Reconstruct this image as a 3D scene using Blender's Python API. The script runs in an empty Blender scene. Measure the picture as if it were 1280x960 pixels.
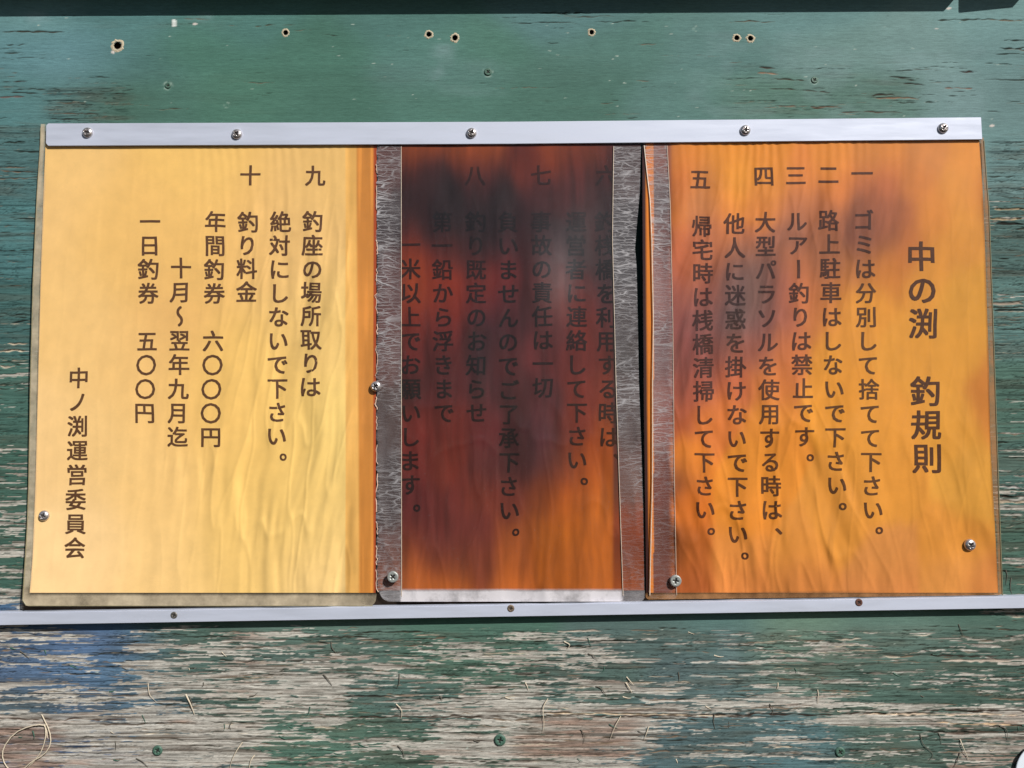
import bpy, bmesh, math, random
import numpy as np
from mathutils import Vector, Matrix

random.seed(7)
RS = np.random.RandomState(11)
SC = bpy.context.scene
COL = SC.collection

# ------------------------------------------------------------------ camera
# the board stands upright in the XZ plane (front side towards -Y); one
# photograph pixel is 0.75 mm on the board at the middle of the picture
MM = 0.001
PXM = 0.00075
DIST = 0.70
FPX = DIST / PXM
PITCH = math.radians(4.0)
FWD = np.array([0.0, math.cos(PITCH), math.sin(PITCH)])
UP = np.array([0.0, -math.sin(PITCH), math.cos(PITCH)])
CAM = -FWD * DIST
cam_data = bpy.data.cameras.new('camera')
cam_data.sensor_width = 36.0
cam_data.lens = FPX / 1280.0 * 36.0
cam_data.clip_start = 0.01
cam_data.clip_end = 200.0
cam = bpy.data.objects.new('camera', cam_data)
cam.location = Vector(CAM)
cam.rotation_euler = (math.radians(90) + PITCH, 0, 0)
COL.objects.link(cam)
SC.camera = cam

# ------------------------------------------------------------------ light
SUN = Vector((0.52, -0.62, 0.59)).normalized()
world = bpy.data.worlds.new('World')
SC.world = world
world.use_nodes = True
wn = world.node_tree
bg = wn.nodes['Background']
sky = wn.nodes.new('ShaderNodeTexSky')
sky.sky_type = 'NISHITA'
sky.sun_disc = False
sky.sun_elevation = math.asin(SUN.z)
sky.sun_rotation = math.atan2(SUN.x, SUN.y)
wn.links.new(sky.outputs[0], bg.inputs[0])
bg.inputs[1].default_value = 0.052
sl = bpy.data.lights.new('sun', 'SUN')
sl.energy = 4.85
sl.angle = math.radians(0.5)
sl.color = (1.0, 0.965, 0.91)
so = bpy.data.objects.new('sun', sl)
so.rotation_euler = SUN.to_track_quat('Z', 'Y').to_euler()
COL.objects.link(so)
SC.view_settings.view_transform = 'Standard'
SC.view_settings.look = 'None'
SC.view_settings.gamma = 1.0
SC.view_settings.exposure = 0.0
SC.view_settings.use_curve_mapping = False
SC.render.engine = 'CYCLES'
SC.cycles.transparent_max_bounces = 16

# ------------------------------------------------------------------ helpers
def P(px, py, d=0.0):
    """point seen at photograph pixel (px, py), d metres in front of the board"""
    px = np.asarray(px, float); py = np.asarray(py, float); d = np.asarray(d, float)
    a = px - 640.0; b = 480.0 - py
    vy = FWD[1] * FPX + UP[1] * b
    vz = FWD[2] * FPX + UP[2] * b
    t = (-d - CAM[1]) / vy
    return np.stack(np.broadcast_arrays(CAM[0] + a * t, -d, CAM[2] + vz * t), -1)

def lin(c):
    c = np.asarray(c, float) / 255.0
    return np.where(c <= 0.04045, c / 12.92, ((c + 0.055) / 1.055) ** 2.4)

def sstep(a, b, x):
    t = np.clip((x - a) / (b - a), 0, 1)
    return t * t * (3 - 2 * t)

_tabs = {}
def vnoise(x, y, seed):
    if seed not in _tabs:
        _tabs[seed] = np.random.RandomState(seed).rand(256, 256).astype(np.float32)
    T = _tabs[seed]
    xi = np.floor(x).astype(np.int64); yi = np.floor(y).astype(np.int64)
    fx = (x - xi).astype(np.float32); fy = (y - yi).astype(np.float32)
    fx = fx * fx * (3 - 2 * fx); fy = fy * fy * (3 - 2 * fy)
    x0 = xi & 255; x1 = (xi + 1) & 255; y0 = yi & 255; y1 = (yi + 1) & 255
    return (T[y0, x0] * (1 - fx) * (1 - fy) + T[y0, x1] * fx * (1 - fy)
            + T[y1, x0] * (1 - fx) * fy + T[y1, x1] * fx * fy) - 0.5

def fbm(x, y, seed, octs=4, gain=0.5):
    s = 0; a = 1.0
    for k in range(octs):
        s = s + a * vnoise(x * 2 ** k + 17.3 * k, y * 2 ** k + 9.1 * k, seed + k)
        a *= gain
    return s

def rbf(X, Y, pts, sx, sy):
    """smooth blend of measured colours (px, py, (r,g,b))"""
    acc = np.zeros(X.shape + (3,), np.float32); W = np.full(X.shape, 1e-12, np.float32)
    for (x, y, c) in pts:
        r2 = ((X - x) / sx) ** 2 + ((Y - y) / sy) ** 2
        w = (np.exp(-r2) + 1e-4 / (1 + r2) ** 2).astype(np.float32)
        W += w
        acc += w[..., None] * lin(c).astype(np.float32)
    return acc / W[..., None]

def boxes(X, Y, lst, soft=14.0, base=0.0):
    """soft-edged boxes of a value, the highest one wins"""
    out = np.full(X.shape, base, np.float32)
    for (x0, y0, x1, y1, v) in lst:
        f = (sstep(x0 - soft, x0 + soft, X) * (1 - sstep(x1 - soft, x1 + soft, X))
             * sstep(y0 - soft * .5, y0 + soft * .5, Y) * (1 - sstep(y1 - soft * .5, y1 + soft * .5, Y)))
        out = np.maximum(out, v * f)
    return out

def link(o, parent=None):
    COL.objects.link(o)
    if parent is not None:
        o.parent = parent
        o.matrix_parent_inverse = Matrix.Identity(4)
    return o

def tag(o, label=None, cat=None, group=None, kind=None):
    if label: o['label'] = label
    if cat: o['category'] = cat
    if group: o['group'] = group
    if kind: o['kind'] = kind
    return o

def empty(name, loc, label, cat, group=None):
    o = bpy.data.objects.new(name, None)
    o.empty_display_size = 0.01
    o.location = Vector([float(v) for v in loc])
    link(o)
    return tag(o, label, cat, group)

def np_mesh(name, co, faces, cols=None, smooth=True, loc=(0, 0, 0)):
    """co (n,3) world, faces (m,k) array"""
    me = bpy.data.meshes.new(name)
    co = np.asarray(co, np.float64) - np.asarray(loc, float)
    faces = np.asarray(faces, np.int32)
    m, k = faces.shape
    me.vertices.add(len(co)); me.vertices.foreach_set('co', co.astype(np.float32).ravel())
    me.loops.add(m * k); me.loops.foreach_set('vertex_index', faces.ravel())
    me.polygons.add(m)
    me.polygons.foreach_set('loop_start', np.arange(m, dtype=np.int32) * k)
    me.polygons.foreach_set('use_smooth', np.full(m, smooth, bool))
    if cols is not None:
        for nm, arr in cols.items():
            arr = np.asarray(arr, np.float32)
            if arr.ndim == 1:
                at = me.attributes.new(nm, 'FLOAT', 'POINT'); at.data.foreach_set('value', arr)
            else:
                at = me.attributes.new(nm, 'FLOAT_COLOR', 'POINT')
                at.data.foreach_set('color', np.concatenate([arr, np.ones((len(arr), 1), np.float32)], 1).ravel())
    me.update(calc_edges=True)
    me.validate()
    return me

def grid_faces(ny, nx):
    i = np.arange(ny * nx).reshape(ny, nx)
    # rows run downwards, faces look towards -Y
    return np.stack([i[1:, :-1], i[1:, 1:], i[:-1, 1:], i[:-1, :-1]], -1).reshape(-1, 4)

def mesh_obj(name, me, mat, parent=None, loc=(0, 0, 0)):
    o = bpy.data.objects.new(name, me)
    if mat is not None and len(me.materials) == 0: me.materials.append(mat)
    o.location = Vector([float(v) for v in loc])
    return link(o, parent)

def child(name, me_world_co, faces, mat, parent, cols=None, smooth=True):
    """a part whose vertices are given in world space"""
    me = np_mesh(name, me_world_co, faces, cols, smooth, loc=tuple(parent.location) if parent else (0, 0, 0))
    return mesh_obj(name, me, mat, parent)

# ------------------------------------------------------------------ materials
def new_mat(name):
    m = bpy.data.materials.new(name); m.use_nodes = True
    nt = m.node_tree
    return m, nt, nt.nodes['Principled BSDF']

def attr(nt, nm):
    a = nt.nodes.new('ShaderNodeAttribute'); a.attribute_name = nm
    return a

def noise_node(nt, scale, detail=4, rough=0.6, vec_scale=None):
    n = nt.nodes.new('ShaderNodeTexNoise')
    n.inputs['Scale'].default_value = scale
    n.inputs['Detail'].default_value = detail
    n.inputs['Roughness'].default_value = rough
    g = nt.nodes.new('ShaderNodeNewGeometry')
    mp = nt.nodes.new('ShaderNodeMapping')
    if vec_scale: mp.inputs['Scale'].default_value = vec_scale
    nt.links.new(g.outputs['Position'], mp.inputs[0])
    nt.links.new(mp.outputs[0], n.inputs['Vector'])
    return n

def maprange(nt, src, a, b, c, d):
    m = nt.nodes.new('ShaderNodeMapRange')
    m.inputs[1].default_value = a; m.inputs[2].default_value = b
    m.inputs[3].default_value = c; m.inputs[4].default_value = d
    nt.links.new(src, m.inputs[0])
    return m.outputs[0]

def mult_col(nt, col, fac):
    m = nt.nodes.new('ShaderNodeVectorMath'); m.operation = 'SCALE'
    nt.links.new(col, m.inputs[0]); nt.links.new(fac, m.inputs['Scale'])
    return m.outputs[0]

# painted weathered plywood: colour and wear come from the mesh, fine fibre here
M_BOARD, nt, bs = new_mat('weathered_painted_wood')
a = attr(nt, 'col'); w = attr(nt, 'wood')
n1 = noise_node(nt, 1.0, 5, 0.7, (70, 70, 620))
n3 = noise_node(nt, 1.0, 4, 0.7, (160, 160, 1500))
n2 = noise_node(nt, 900.0, 3, 0.6)
f1 = maprange(nt, n1.outputs[0], 0.3, 0.7, 0.90, 1.09)
# bare wood shows its fibres far more strongly than the paint does
fw = nt.nodes.new('ShaderNodeMix'); fw.data_type = 'FLOAT'
rg = attr(nt, 'rough')
nt.links.new(rg.outputs['Fac'], fw.inputs[0]); nt.links.new(f1, fw.inputs[2])
nt.links.new(maprange(nt, n1.outputs[0], 0.32, 0.60, 0.48, 1.16), fw.inputs[3]); f1 = fw.outputs[0]
f2 = maprange(nt, n2.outputs[0], 0.3, 0.7, 0.92, 1.08)
c = mult_col(nt, a.outputs['Color'], f1)
c = mult_col(nt, c, f2)
c = mult_col(nt, c, maprange(nt, n3.outputs[0], 0.3, 0.7, 0.86, 1.12))
nt.links.new(c, bs.inputs['Base Color'])
nt.links.new(maprange(nt, w.outputs['Fac'], 0, 1, 0.7, 0.95), bs.inputs['Roughness'])
bs.inputs['Specular IOR Level'].default_value = 0.06
bp = nt.nodes.new('ShaderNodeBump'); bp.inputs['Strength'].default_value = 0.55
bp.inputs['Distance'].default_value = 0.0003
nt.links.new(n1.outputs[0], bp.inputs['Height'])
nt.links.new(bp.outputs[0], bs.inputs['Normal'])

# yellowed printed paper
M_PAPER, nt, bs = new_mat('aged_paper')
a = attr(nt, 'col')
n1 = noise_node(nt, 60.0, 6, 0.6)
n2 = noise_node(nt, 1500.0, 3, 0.6)
c = mult_col(nt, a.outputs['Color'], maprange(nt, n1.outputs[0], 0.3, 0.7, 0.95, 1.05))
c = mult_col(nt, c, maprange(nt, n2.outputs[0], 0.3, 0.7, 0.965, 1.035))
nt.links.new(c, bs.inputs['Base Color'])
bs.inputs['Roughness'].default_value = 0.7
bs.inputs['Specular IOR Level'].default_value = 0.2

# printed ink, browned or nearly black
def ink(name, col, soak=False):
    m, nt, bs = new_mat(name)
    n = noise_node(nt, 220.0, 3)
    rgb = nt.nodes.new('ShaderNodeRGB'); rgb.outputs[0].default_value = (*lin(col), 1)
    src = attr(nt, 'col').outputs['Color'] if soak else rgb.outputs[0]
    nt.links.new(mult_col(nt, src, maprange(nt, n.outputs[0], 0.3, 0.7, 0.8, 1.25)), bs.inputs['Base Color'])
    bs.inputs['Roughness'].default_value = 0.7
    bs.inputs['Specular IOR Level'].default_value = 0.2
    return m
M_INK_L = ink('ink_brown', (88, 58, 36))
M_INK_M = ink('ink_black', (24, 17, 20), True)
M_INK_R = ink('ink_dark_brown', (80, 44, 34), True)
M_INK_T = ink('ink_title_brown', (76, 44, 26))

# clear laminate: see-through, with haze and painted fold highlights read from the mesh, dust and scuffs
def film_mat(name, haze_col, dust=0.02, rough=0.16, crackle=False):
    m = bpy.data.materials.new(name); m.use_nodes = True
    nt = m.node_tree; nt.nodes.clear()
    out = nt.nodes.new('ShaderNodeOutputMaterial')
    tr = nt.nodes.new('ShaderNodeBsdfTransparent')
    df = nt.nodes.new('ShaderNodeBsdfDiffuse'); df.inputs[0].default_value = (*lin(haze_col), 1)
    gl = nt.nodes.new('ShaderNodeBsdfGlossy'); gl.inputs['Roughness'].default_value = rough
    gl.inputs[0].default_value = (1, 1, 1, 1)
    hz = attr(nt, 'haze')
    nd = noise_node(nt, 1000.0, 3, 0.6)
    dd = maprange(nt, nd.outputs[0], 0.66, 0.76, 0.0, 0.6)
    nb = noise_node(nt, 45.0, 5, 0.65)
    hb = maprange(nt, nb.outputs[0], 0.3, 0.7, 0.55, 1.45)
    mu = nt.nodes.new('ShaderNodeMath'); mu.operation = 'MULTIPLY'
    nt.links.new(hz.outputs['Fac'], mu.inputs[0]); nt.links.new(hb, mu.inputs[1])
    ad = nt.nodes.new('ShaderNodeMath'); ad.operation = 'ADD'; ad.use_clamp = True
    du = nt.nodes.new('ShaderNodeMath'); du.operation = 'MULTIPLY'; du.inputs[1].default_value = dust
    nt.links.new(dd, du.inputs[0])
    nt.links.new(mu.outputs[0], ad.inputs[0]); nt.links.new(du.outputs[0], ad.inputs[1])
    fac = ad.outputs[0]
    if crackle:
        # dried adhesive: a web of fine pale cracks, mostly running across the strip
        g = nt.nodes.new('ShaderNodeNewGeometry')
        cr = None
        for (sc, vs, seed, wdt) in ((1.0, (32, 1, 230), 0, 0.06), (0.55, (95, 1, 420), 5, 0.09)):
            mp = nt.nodes.new('ShaderNodeMapping'); mp.inputs['Scale'].default_value = vs
            mp.inputs['Location'].default_value = (seed, seed, seed)
            nn = noise_node(nt, 160.0, 3, 0.6)
            mx = nt.nodes.new('ShaderNodeVectorMath'); mx.operation = 'MULTIPLY_ADD'
            mx.inputs[1].default_value = (0.006, 0.0, 0.0024)
            nt.links.new(nn.outputs['Color'], mx.inputs[0]); nt.links.new(g.outputs['Position'], mx.inputs[2])
            nt.links.new(mx.outputs[0], mp.inputs[0])
            v = nt.nodes.new('ShaderNodeTexVoronoi'); v.feature = 'DISTANCE_TO_EDGE'; v.voronoi_dimensions = '3D'
            v.inputs['Scale'].default_value = 1.0
            nt.links.new(mp.outputs[0], v.inputs['Vector'])
            line = maprange(nt, v.outputs['Distance'], 0.0, wdt, sc, 0.0)
            if cr is None: cr = line
            else:
                mm = nt.nodes.new('ShaderNodeMath'); mm.operation = 'MAXIMUM'
                nt.links.new(cr, mm.inputs[0]); nt.links.new(line, mm.inputs[1]); cr = mm.outputs[0]
        ca = attr(nt, 'crack')
        m1 = nt.nodes.new('ShaderNodeMath'); m1.operation = 'MULTIPLY'
        nt.links.new(cr, m1.inputs[0]); nt.links.new(ca.outputs['Fac'], m1.inputs[1])
        a2 = nt.nodes.new('ShaderNodeMath'); a2.operation = 'ADD'; a2.use_clamp = True
        nt.links.new(fac, a2.inputs[0]); nt.links.new(m1.outputs[0], a2.inputs[1])
        fac = a2.outputs[0]
    mix1 = nt.nodes.new('ShaderNodeMixShader')
    nt.links.new(fac, mix1.inputs[0]); nt.links.new(tr.outputs[0], mix1.inputs[1]); nt.links.new(df.outputs[0], mix1.inputs[2])
    # Schlick reflectance, the same from both sides of the thin film
    lw = nt.nodes.new('ShaderNodeLayerWeight'); lw.inputs[0].default_value = 0.5
    pw = nt.nodes.new('ShaderNodeMath'); pw.operation = 'POWER'; pw.inputs[1].default_value = 5.0
    nt.links.new(lw.outputs['Facing'], pw.inputs[0])
    mix2 = nt.nodes.new('ShaderNodeMixShader')
    nt.links.new(maprange(nt, pw.outputs[0], 0, 1, 0.016, 0.9), mix2.inputs[0]); nt.links.new(mix1.outputs[0], mix2.inputs[1]); nt.links.new(gl.outputs[0], mix2.inputs[2])
    nt.links.new(mix2.outputs[0], out.inputs[0])
    return m
M_FILM_L = film_mat('laminate_film_left', (208, 192, 164), 0.12, 0.08)
M_FILM_M = film_mat('laminate_film_middle', (206, 202, 206), 0.3, 0.08)
M_FILM_R = film_mat('laminate_film_right', (160, 116, 78), 0.12, 0.08)
M_TAPE = film_mat('crackled_clear_tape', (192, 189, 192), 0.15, 0.10, True)

def simple(name, col, rough=0.5, metal=0.0, var=0.12, nscale=200.0, spec=0.5, vs=None, bump=0.0):
    m, nt, bs = new_mat(name)
    n = noise_node(nt, nscale, 5, 0.62, vs)
    rgb = nt.nodes.new('ShaderNodeRGB'); rgb.outputs[0].default_value = (*lin(col), 1)
    nt.links.new(mult_col(nt, rgb.outputs[0], maprange(nt, n.outputs[0], 0.3, 0.7, 1 - var, 1 + var)), bs.inputs['Base Color'])
    nt.links.new(maprange(nt, n.outputs[0], 0.3, 0.7, rough * 0.85, min(1, rough * 1.15)), bs.inputs['Roughness'])
    bs.inputs['Metallic'].default_value = metal
    bs.inputs['Specular IOR Level'].default_value = spec
    if bump:
        b = nt.nodes.new('ShaderNodeBump'); b.inputs['Strength'].default_value = bump; b.inputs['Distance'].default_value = 0.0003
        nt.links.new(n.outputs[0], b.inputs['Height']); nt.links.new(b.outputs[0], bs.inputs['Normal'])
    return m
M_ALU = simple('satin_aluminium', (194, 200, 216), 0.68, 0.3, 0.055, 1.0, vs=(14, 14, 120))
M_STEEL = simple('stainless_steel', (208, 202, 202), 0.30, 0.82, 0.05, 300)
M_ZINC = simple('zinc_plated_steel', (176, 180, 176), 0.45, 0.6, 0.1, 400)
M_DARKM = simple('dull_dark_metal', (105, 102, 98), 0.5, 0.5, 0.3, 500)
M_RUST = simple('rusty_metal', (96, 62, 50), 0.8, 0.1, 0.4, 700)
M_BRASS = simple('tarnished_metal', (120, 104, 88), 0.6, 0.4, 0.4, 600)
M_RECESS = simple('dark_recess', (38, 34, 32), 0.8, 0.2)  # darker material for the cross slots
M_GREENM = simple('green_painted_metal', (66, 98, 84), 0.55, 0.0, 0.3, 500, bump=0.5)
M_RIM = simple('splintered_pale_wood', (184, 172, 148), 0.85, 0.0, 0.2, 900, bump=0.6)
M_HOLE = simple('dark_hole_wood', (70, 52, 38), 0.9, 0.0, 0.3, 900)
M_FIBRE = simple('bleached_wood_fibre', (205, 192, 170), 0.8, 0.0, 0.2, 900)
M_FIBRED = simple('weathered_wood_fibre', (92, 88, 78), 0.85, 0.0, 0.25, 900)
M_CHIP = simple('green_paint_chip', (64, 100, 86), 0.55, 0.0, 0.25, 900)
M_EDGE = simple('pale_film_edge', (214, 196, 176), 0.35, 0.0, 0.15, 300)
M_EDGE_D = simple('olive_film_edge', (128, 120, 92), 0.35, 0.0, 0.15, 300)
M_RAG = simple('torn_white_film_edge', (210, 180, 160), 0.5, 0.0, 0.15, 900)
M_WHITE = simple('white_enamel', (226, 234, 244), 0.3, 0.0, 0.05, 60)
M_BATTEN = simple('dark_stained_batten', (70, 60, 50), 0.7, 0.0, 0.3, 60, vs=(10, 10, 200))

# ------------------------------------------------------------------ the board
BOARD_COL = [
 (50,25,(95,138,140)),(150,28,(80,125,125)),(300,28,(76,122,116)),(500,28,(76,118,112)),(700,25,(86,125,126)),(1000,22,(96,135,135)),(1250,22,(108,146,146)),
 (20,60,(88,132,138)),(100,60,(94,138,146)),(128,60,(90,134,140)),(160,60,(70,112,104)),(250,60,(72,118,104)),(400,60,(70,114,100)),(540,60,(80,124,116)),(600,60,(76,120,106)),(750,60,(80,120,112)),(920,60,(88,126,122)),(1040,60,(104,138,134)),(1150,60,(109,142,140)),(1260,60,(101,136,136)),
 (100,90,(92,134,140)),(155,90,(72,112,106)),(550,90,(84,122,116)),(720,95,(74,112,102)),
 (20,125,(78,124,126)),(70,125,(85,128,130)),(110,125,(80,112,104)),(152,125,(64,98,84)),(190,125,(74,116,104)),(300,125,(72,116,100)),(400,125,(70,112,98)),(550,125,(76,118,106)),(700,125,(72,112,100)),(860,125,(86,124,118)),(950,125,(86,122,110)),(1100,125,(88,122,112)),(1200,125,(106,138,137)),(1270,125,(98,130,130)),
 (20,200,(75,113,114)),(20,300,(75,122,124)),(20,400,(66,106,104)),(20,500,(70,108,98)),(20,600,(66,102,90)),(20,700,(66,102,90)),
 (1260,200,(102,137,137)),(1260,300,(78,108,104)),(1260,400,(88,124,120)),(1260,500,(78,112,100)),(1260,600,(78,112,104)),(1260,700,(72,103,90)),
 (20,800,(66,96,128)),(100,800,(78,113,160)),(145,805,(74,112,152)),(205,800,(76,108,96)),(400,800,(86,118,106)),(600,800,(72,114,98)),(800,800,(82,110,106)),(900,800,(82,118,114)),(1000,800,(100,132,114)),(1100,800,(90,122,110)),(1250,800,(76,108,96)),
 (20,840,(76,108,146)),(100,840,(80,120,160)),(150,840,(80,124,158)),(205,840,(76,108,98)),(350,840,(80,108,100)),(600,840,(76,114,96)),(750,840,(78,108,100)),(870,840,(84,108,112)),(900,850,(86,118,112)),(1000,840,(96,124,110)),(1100,840,(80,112,100)),(1250,840,(67,98,86)),
 (30,880,(76,104,118)),(100,880,(76,108,140)),(170,885,(76,110,130)),(300,880,(76,108,96)),(550,880,(80,114,106)),(700,880,(85,118,110)),(900,880,(90,122,124)),(1100,880,(76,112,100)),(1250,880,(71,104,92)),
 (50,930,(84,108,142)),(130,940,(72,100,142)),(200,930,(88,108,110)),(400,930,(75,118,100)),(500,930,(71,108,92)),(620,930,(70,100,86)),(830,920,(80,112,118)),(900,930,(76,108,110)),(1000,935,(80,122,128)),(1100,930,(76,108,96)),(1250,930,(71,96,86)),
]
PEEL = [(-290,792,110,835,.36),(60,835,165,870,.16),(-290,855,330,885,.45),(-290,892,335,1130,.88),(150,790,440,860,.42),(160,820,440,905,.62),(330,905,440,1130,.22),
 (430,800,660,870,.30),(640,795,770,850,.42),(640,795,1150,860,.12),(490,860,660,905,.62),(535,893,810,1130,.86),(430,895,540,1130,.34),(640,852,860,905,.58),(760,880,860,912,.75),
 (860,868,1060,898,.5),(1040,880,1560,908,.72),(850,905,1180,1130,.16),(1180,912,1560,1130,.72),(1130,795,1560,870,.16),(860,790,1130,870,.06),
 (-290,440,60,520,.26),(-290,560,60,780,.26),(1228,252,1560,285,.34),(1228,370,1560,395,.25),(1228,620,1560,640,.55),(1228,690,1560,765,.28),(1228,500,1560,620,.08)]
RUFF = [(-290,60,60,150,.45),(50,105,165,158,.95),(-290,150,70,780,.8),(900,75,1150,150,.55),(1235,55,1560,130,.4),(1228,170,1560,780,.9),(-290,785,1560,1130,.95),(330,20,420,40,.5),(60,18,420,36,.4),(-290,60,1560,150,.16)]
CRACKS = [(-290,60,60,150,.35),(55,98,165,158,.9),(-290,150,60,780,.8),(915,78,1030,118,.28),(915,112,1160,150,.62),(1120,80,1215,125,.3),(1245,55,1560,130,.5),(1228,180,1560,780,.8),(-290,785,1560,1130,.62),(140,30,420,36,.4),(640,15,820,34,.3),(-290,15,1560,150,.035),(640,120,820,150,.12),(300,100,360,140,.08)]

RX0, RX1, RY0, RY1, SX, SY = -260.0, 1520.0, -116.0, 1100.0, 2.0, 0.8
xs = np.arange(RX0, RX1 + .01, SX); ys = np.arange(RY0, RY1 + .01, SY)
BX, BY = np.meshgrid(xs.astype(np.float32), ys.astype(np.float32))
NYB, NXB = BX.shape

def up2(fn, step):
    """evaluate on a coarse raster, then interpolate to the board raster"""
    cx = np.arange(RX0, RX1 + step, step); cy = np.arange(RY0, RY1 + step, step)
    CX, CY = np.meshgrid(cx, cy)
    v = fn(CX, CY)
    fx = (xs - RX0) / step; fy = (ys - RY0) / step
    ix = np.minimum(fx.astype(int), len(cx) - 2); iy = np.minimum(fy.astype(int), len(cy) - 2)
    tx = (fx - ix); ty = (fy - iy)
    if v.ndim == 3: tx = tx[None, :, None]; ty = ty[:, None, None]
    else: tx = tx[None, :]; ty = ty[:, None]
    a = v[iy][:, ix]; b = v[iy][:, ix + 1]; c = v[iy + 1][:, ix]; d = v[iy + 1][:, ix + 1]
    return (a * (1 - tx) + b * tx) * (1 - ty) + (c * (1 - tx) + d * tx) * ty

paint = up2(lambda X, Y: rbf(X, Y, BOARD_COL, 48.0, 22.0), 8.0).astype(np.float32)
peel = up2(lambda X, Y: boxes(X, Y, PEEL, 22.0), 4.0)
peel = np.where(BY > 780, np.clip(peel * 1.14, 0, .93), peel)
ruff = up2(lambda X, Y: boxes(X, Y, RUFF, 22.0), 4.0)
crk = up2(lambda X, Y: boxes(X, Y, CRACKS, 12.0), 4.0)

wx = BX + 26 * fbm(BX / 120, BY / 60, 101, 2); wy = BY + 5 * fbm(BX / 70, BY / 30, 103, 3)
# paint varies a little in broad brushed patches
pv = 1 + 0.10 * fbm(wx / 60, wy / 16, 31, 4) + 0.07 * fbm(wx / 200, wy / 2.4, 35, 2)
# drying checks: thin wandering splits that join up along the grain
chk = np.zeros_like(pv)
for (lx, ly, sd_, th_) in ((60, 4.6, 201, .016), (34, 3.1, 211, .014), (110, 8.0, 221, .012)):
    q_ = np.abs(fbm(wx / lx, wy / ly, sd_, 4, .55))
    chk = np.maximum(chk, (1 - sstep(th_ * .5, th_ * 1.6, q_)) * sstep(-.12, .12, fbm(wx / 90, wy / 14, sd_ + 5, 3)))
q_ = np.abs(fbm(BX / 16 + .3 * wy / 8, wy / 26, 231, 3))
chk = np.maximum(chk, .8 * (1 - sstep(.006, .02, q_)) * sstep(.12, .25, fbm(wx / 50, wy / 18, 235, 3)))
chk = chk * sstep(.5, .9, ruff)
# uneven dirt on the paint where it is rough
dirt = sstep(0.05, 0.5, fbm(wx / 70, wy / 7, 41, 4) + 0.35 * (ruff - 0.6)) * ruff
# peeled mask
pn = fbm(wx / 80, wy / 6.0, 51, 5, 0.66) + 0.75 * fbm(wx / 30, BY / 2.0 + wy * .1, 61, 3, .6) + 0.28 * vnoise(BX / 5, BY / 3, 66)
samp = np.sort(pn[::9, ::9].ravel())
rank = np.interp(pn, samp, np.linspace(0, 1, len(samp)))
pm = sstep(-0.025, 0.025, peel - rank * 1.0) * (peel > 0.02)
# paint lifting at the rim of each patch
rim = np.exp(-((rank - peel - 0.02) / 0.02) ** 2) * (peel > 0.03)

grain = fbm(wx / 130, BY / 1.9 + wy * 0.05, 71, 3, 0.6)
grain2 = fbm(wx / 60, wy / 4.5, 75, 3)
H = np.zeros_like(BX, dtype=np.float64)
fine = fbm(wx / 55, BY / 1.5 + wy * 0.07, 171, 2, 0.6)
H += ruff * (0.20 * grain + 0.30 * grain2 + 0.13 * fine)
H += 0.02 * fbm(wx / 90, wy / 3, 77, 2)
H += -0.40 * pm + 0.34 * rim * ruff
# exposed wood: grey with dark and pale grain lines
wl = np.clip(0.84 + 0.75 * grain + 0.5 * fbm(wx / 240, BY / 3.6, 81, 3) + 0.75 * fine, 0, 1)
streak = sstep(0.22, 0.42, fbm(wx / 75, BY / 2.1 + wy * .12, 181, 3, .6))
wl = np.clip(wl * (1 - 0.7 * streak), 0, 1)[..., None]
brown = sstep(0.1, 0.75, boxes(BX, BY, [(-90,905,75,1050,1),(645,893,800,950,.9),(-90,786,30,800,.9),(285,786,330,1050,.25),(1170,900,1380,1050,.45)], 25) * 0.6 + 0.7 * fbm(wx / 60, wy / 5, 85, 4) + 0.35 * grain - 0.02)[..., None]
wood = lin((84, 72, 62)) * (1 - wl) + lin((192, 188, 179)) * wl
woodb = lin((58, 44, 38)) * (1 - wl) + lin((166, 142, 128)) * wl
wood = wood * (1 - brown) + woodb * brown
lum = (paint @ np.array([.25, .6, .15], np.float32))[..., None]
ds = 0.12 + 0.16 * sstep(760, 800, BY)[..., None]
paint = paint * (1 - ds) + lum * ds
C = paint * pv[..., None]
C = C * (1 - 0.38 * dirt[..., None]) + lin((88, 84, 72)) * 0.38 * dirt[..., None]
edge_sh = sstep(0.0, 0.5, grain)[..., None]
C = C * (1 - 0.22 * ruff[..., None] * edge_sh)
C = C * (1 - 0.55 * (ruff * streak * sstep(.35, .8, ruff))[..., None])
resid = (0.10 + 0.30 * sstep(0.0, 0.4, fbm(wx / 40, wy / 5, 251, 4)))[..., None]   # thin paint left in the grain
wood = wood * (1 - resid) + (0.5 * C + 0.5 * wood) * resid
C = C * (1 - pm[..., None]) + wood * pm[..., None]
C = C * (1 - (0.45 + .15 * (1 - pm))[..., None] * chk[..., None])
H -= 0.34 * chk
# chalky light drips and blooms on the green
bloom = boxes(BX, BY, [(540,55,566,100,.26),(550,75,640,120,.10),(860,40,1000,160,.12),(30,14,60,30,.5),(236,17,262,26,.5),(1000,60,1230,150,.12),(895,785,925,870,.12)], 10) * sstep(-0.4, 0.5, fbm(BX / 30, BY / 20, 91, 4))
C = C * (1 - bloom[..., None]) + lin((150, 172, 178)) * bloom[..., None]
# vertical seam in the paint at the top left and the edge of the blue patch
paint_seam = 0

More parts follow.
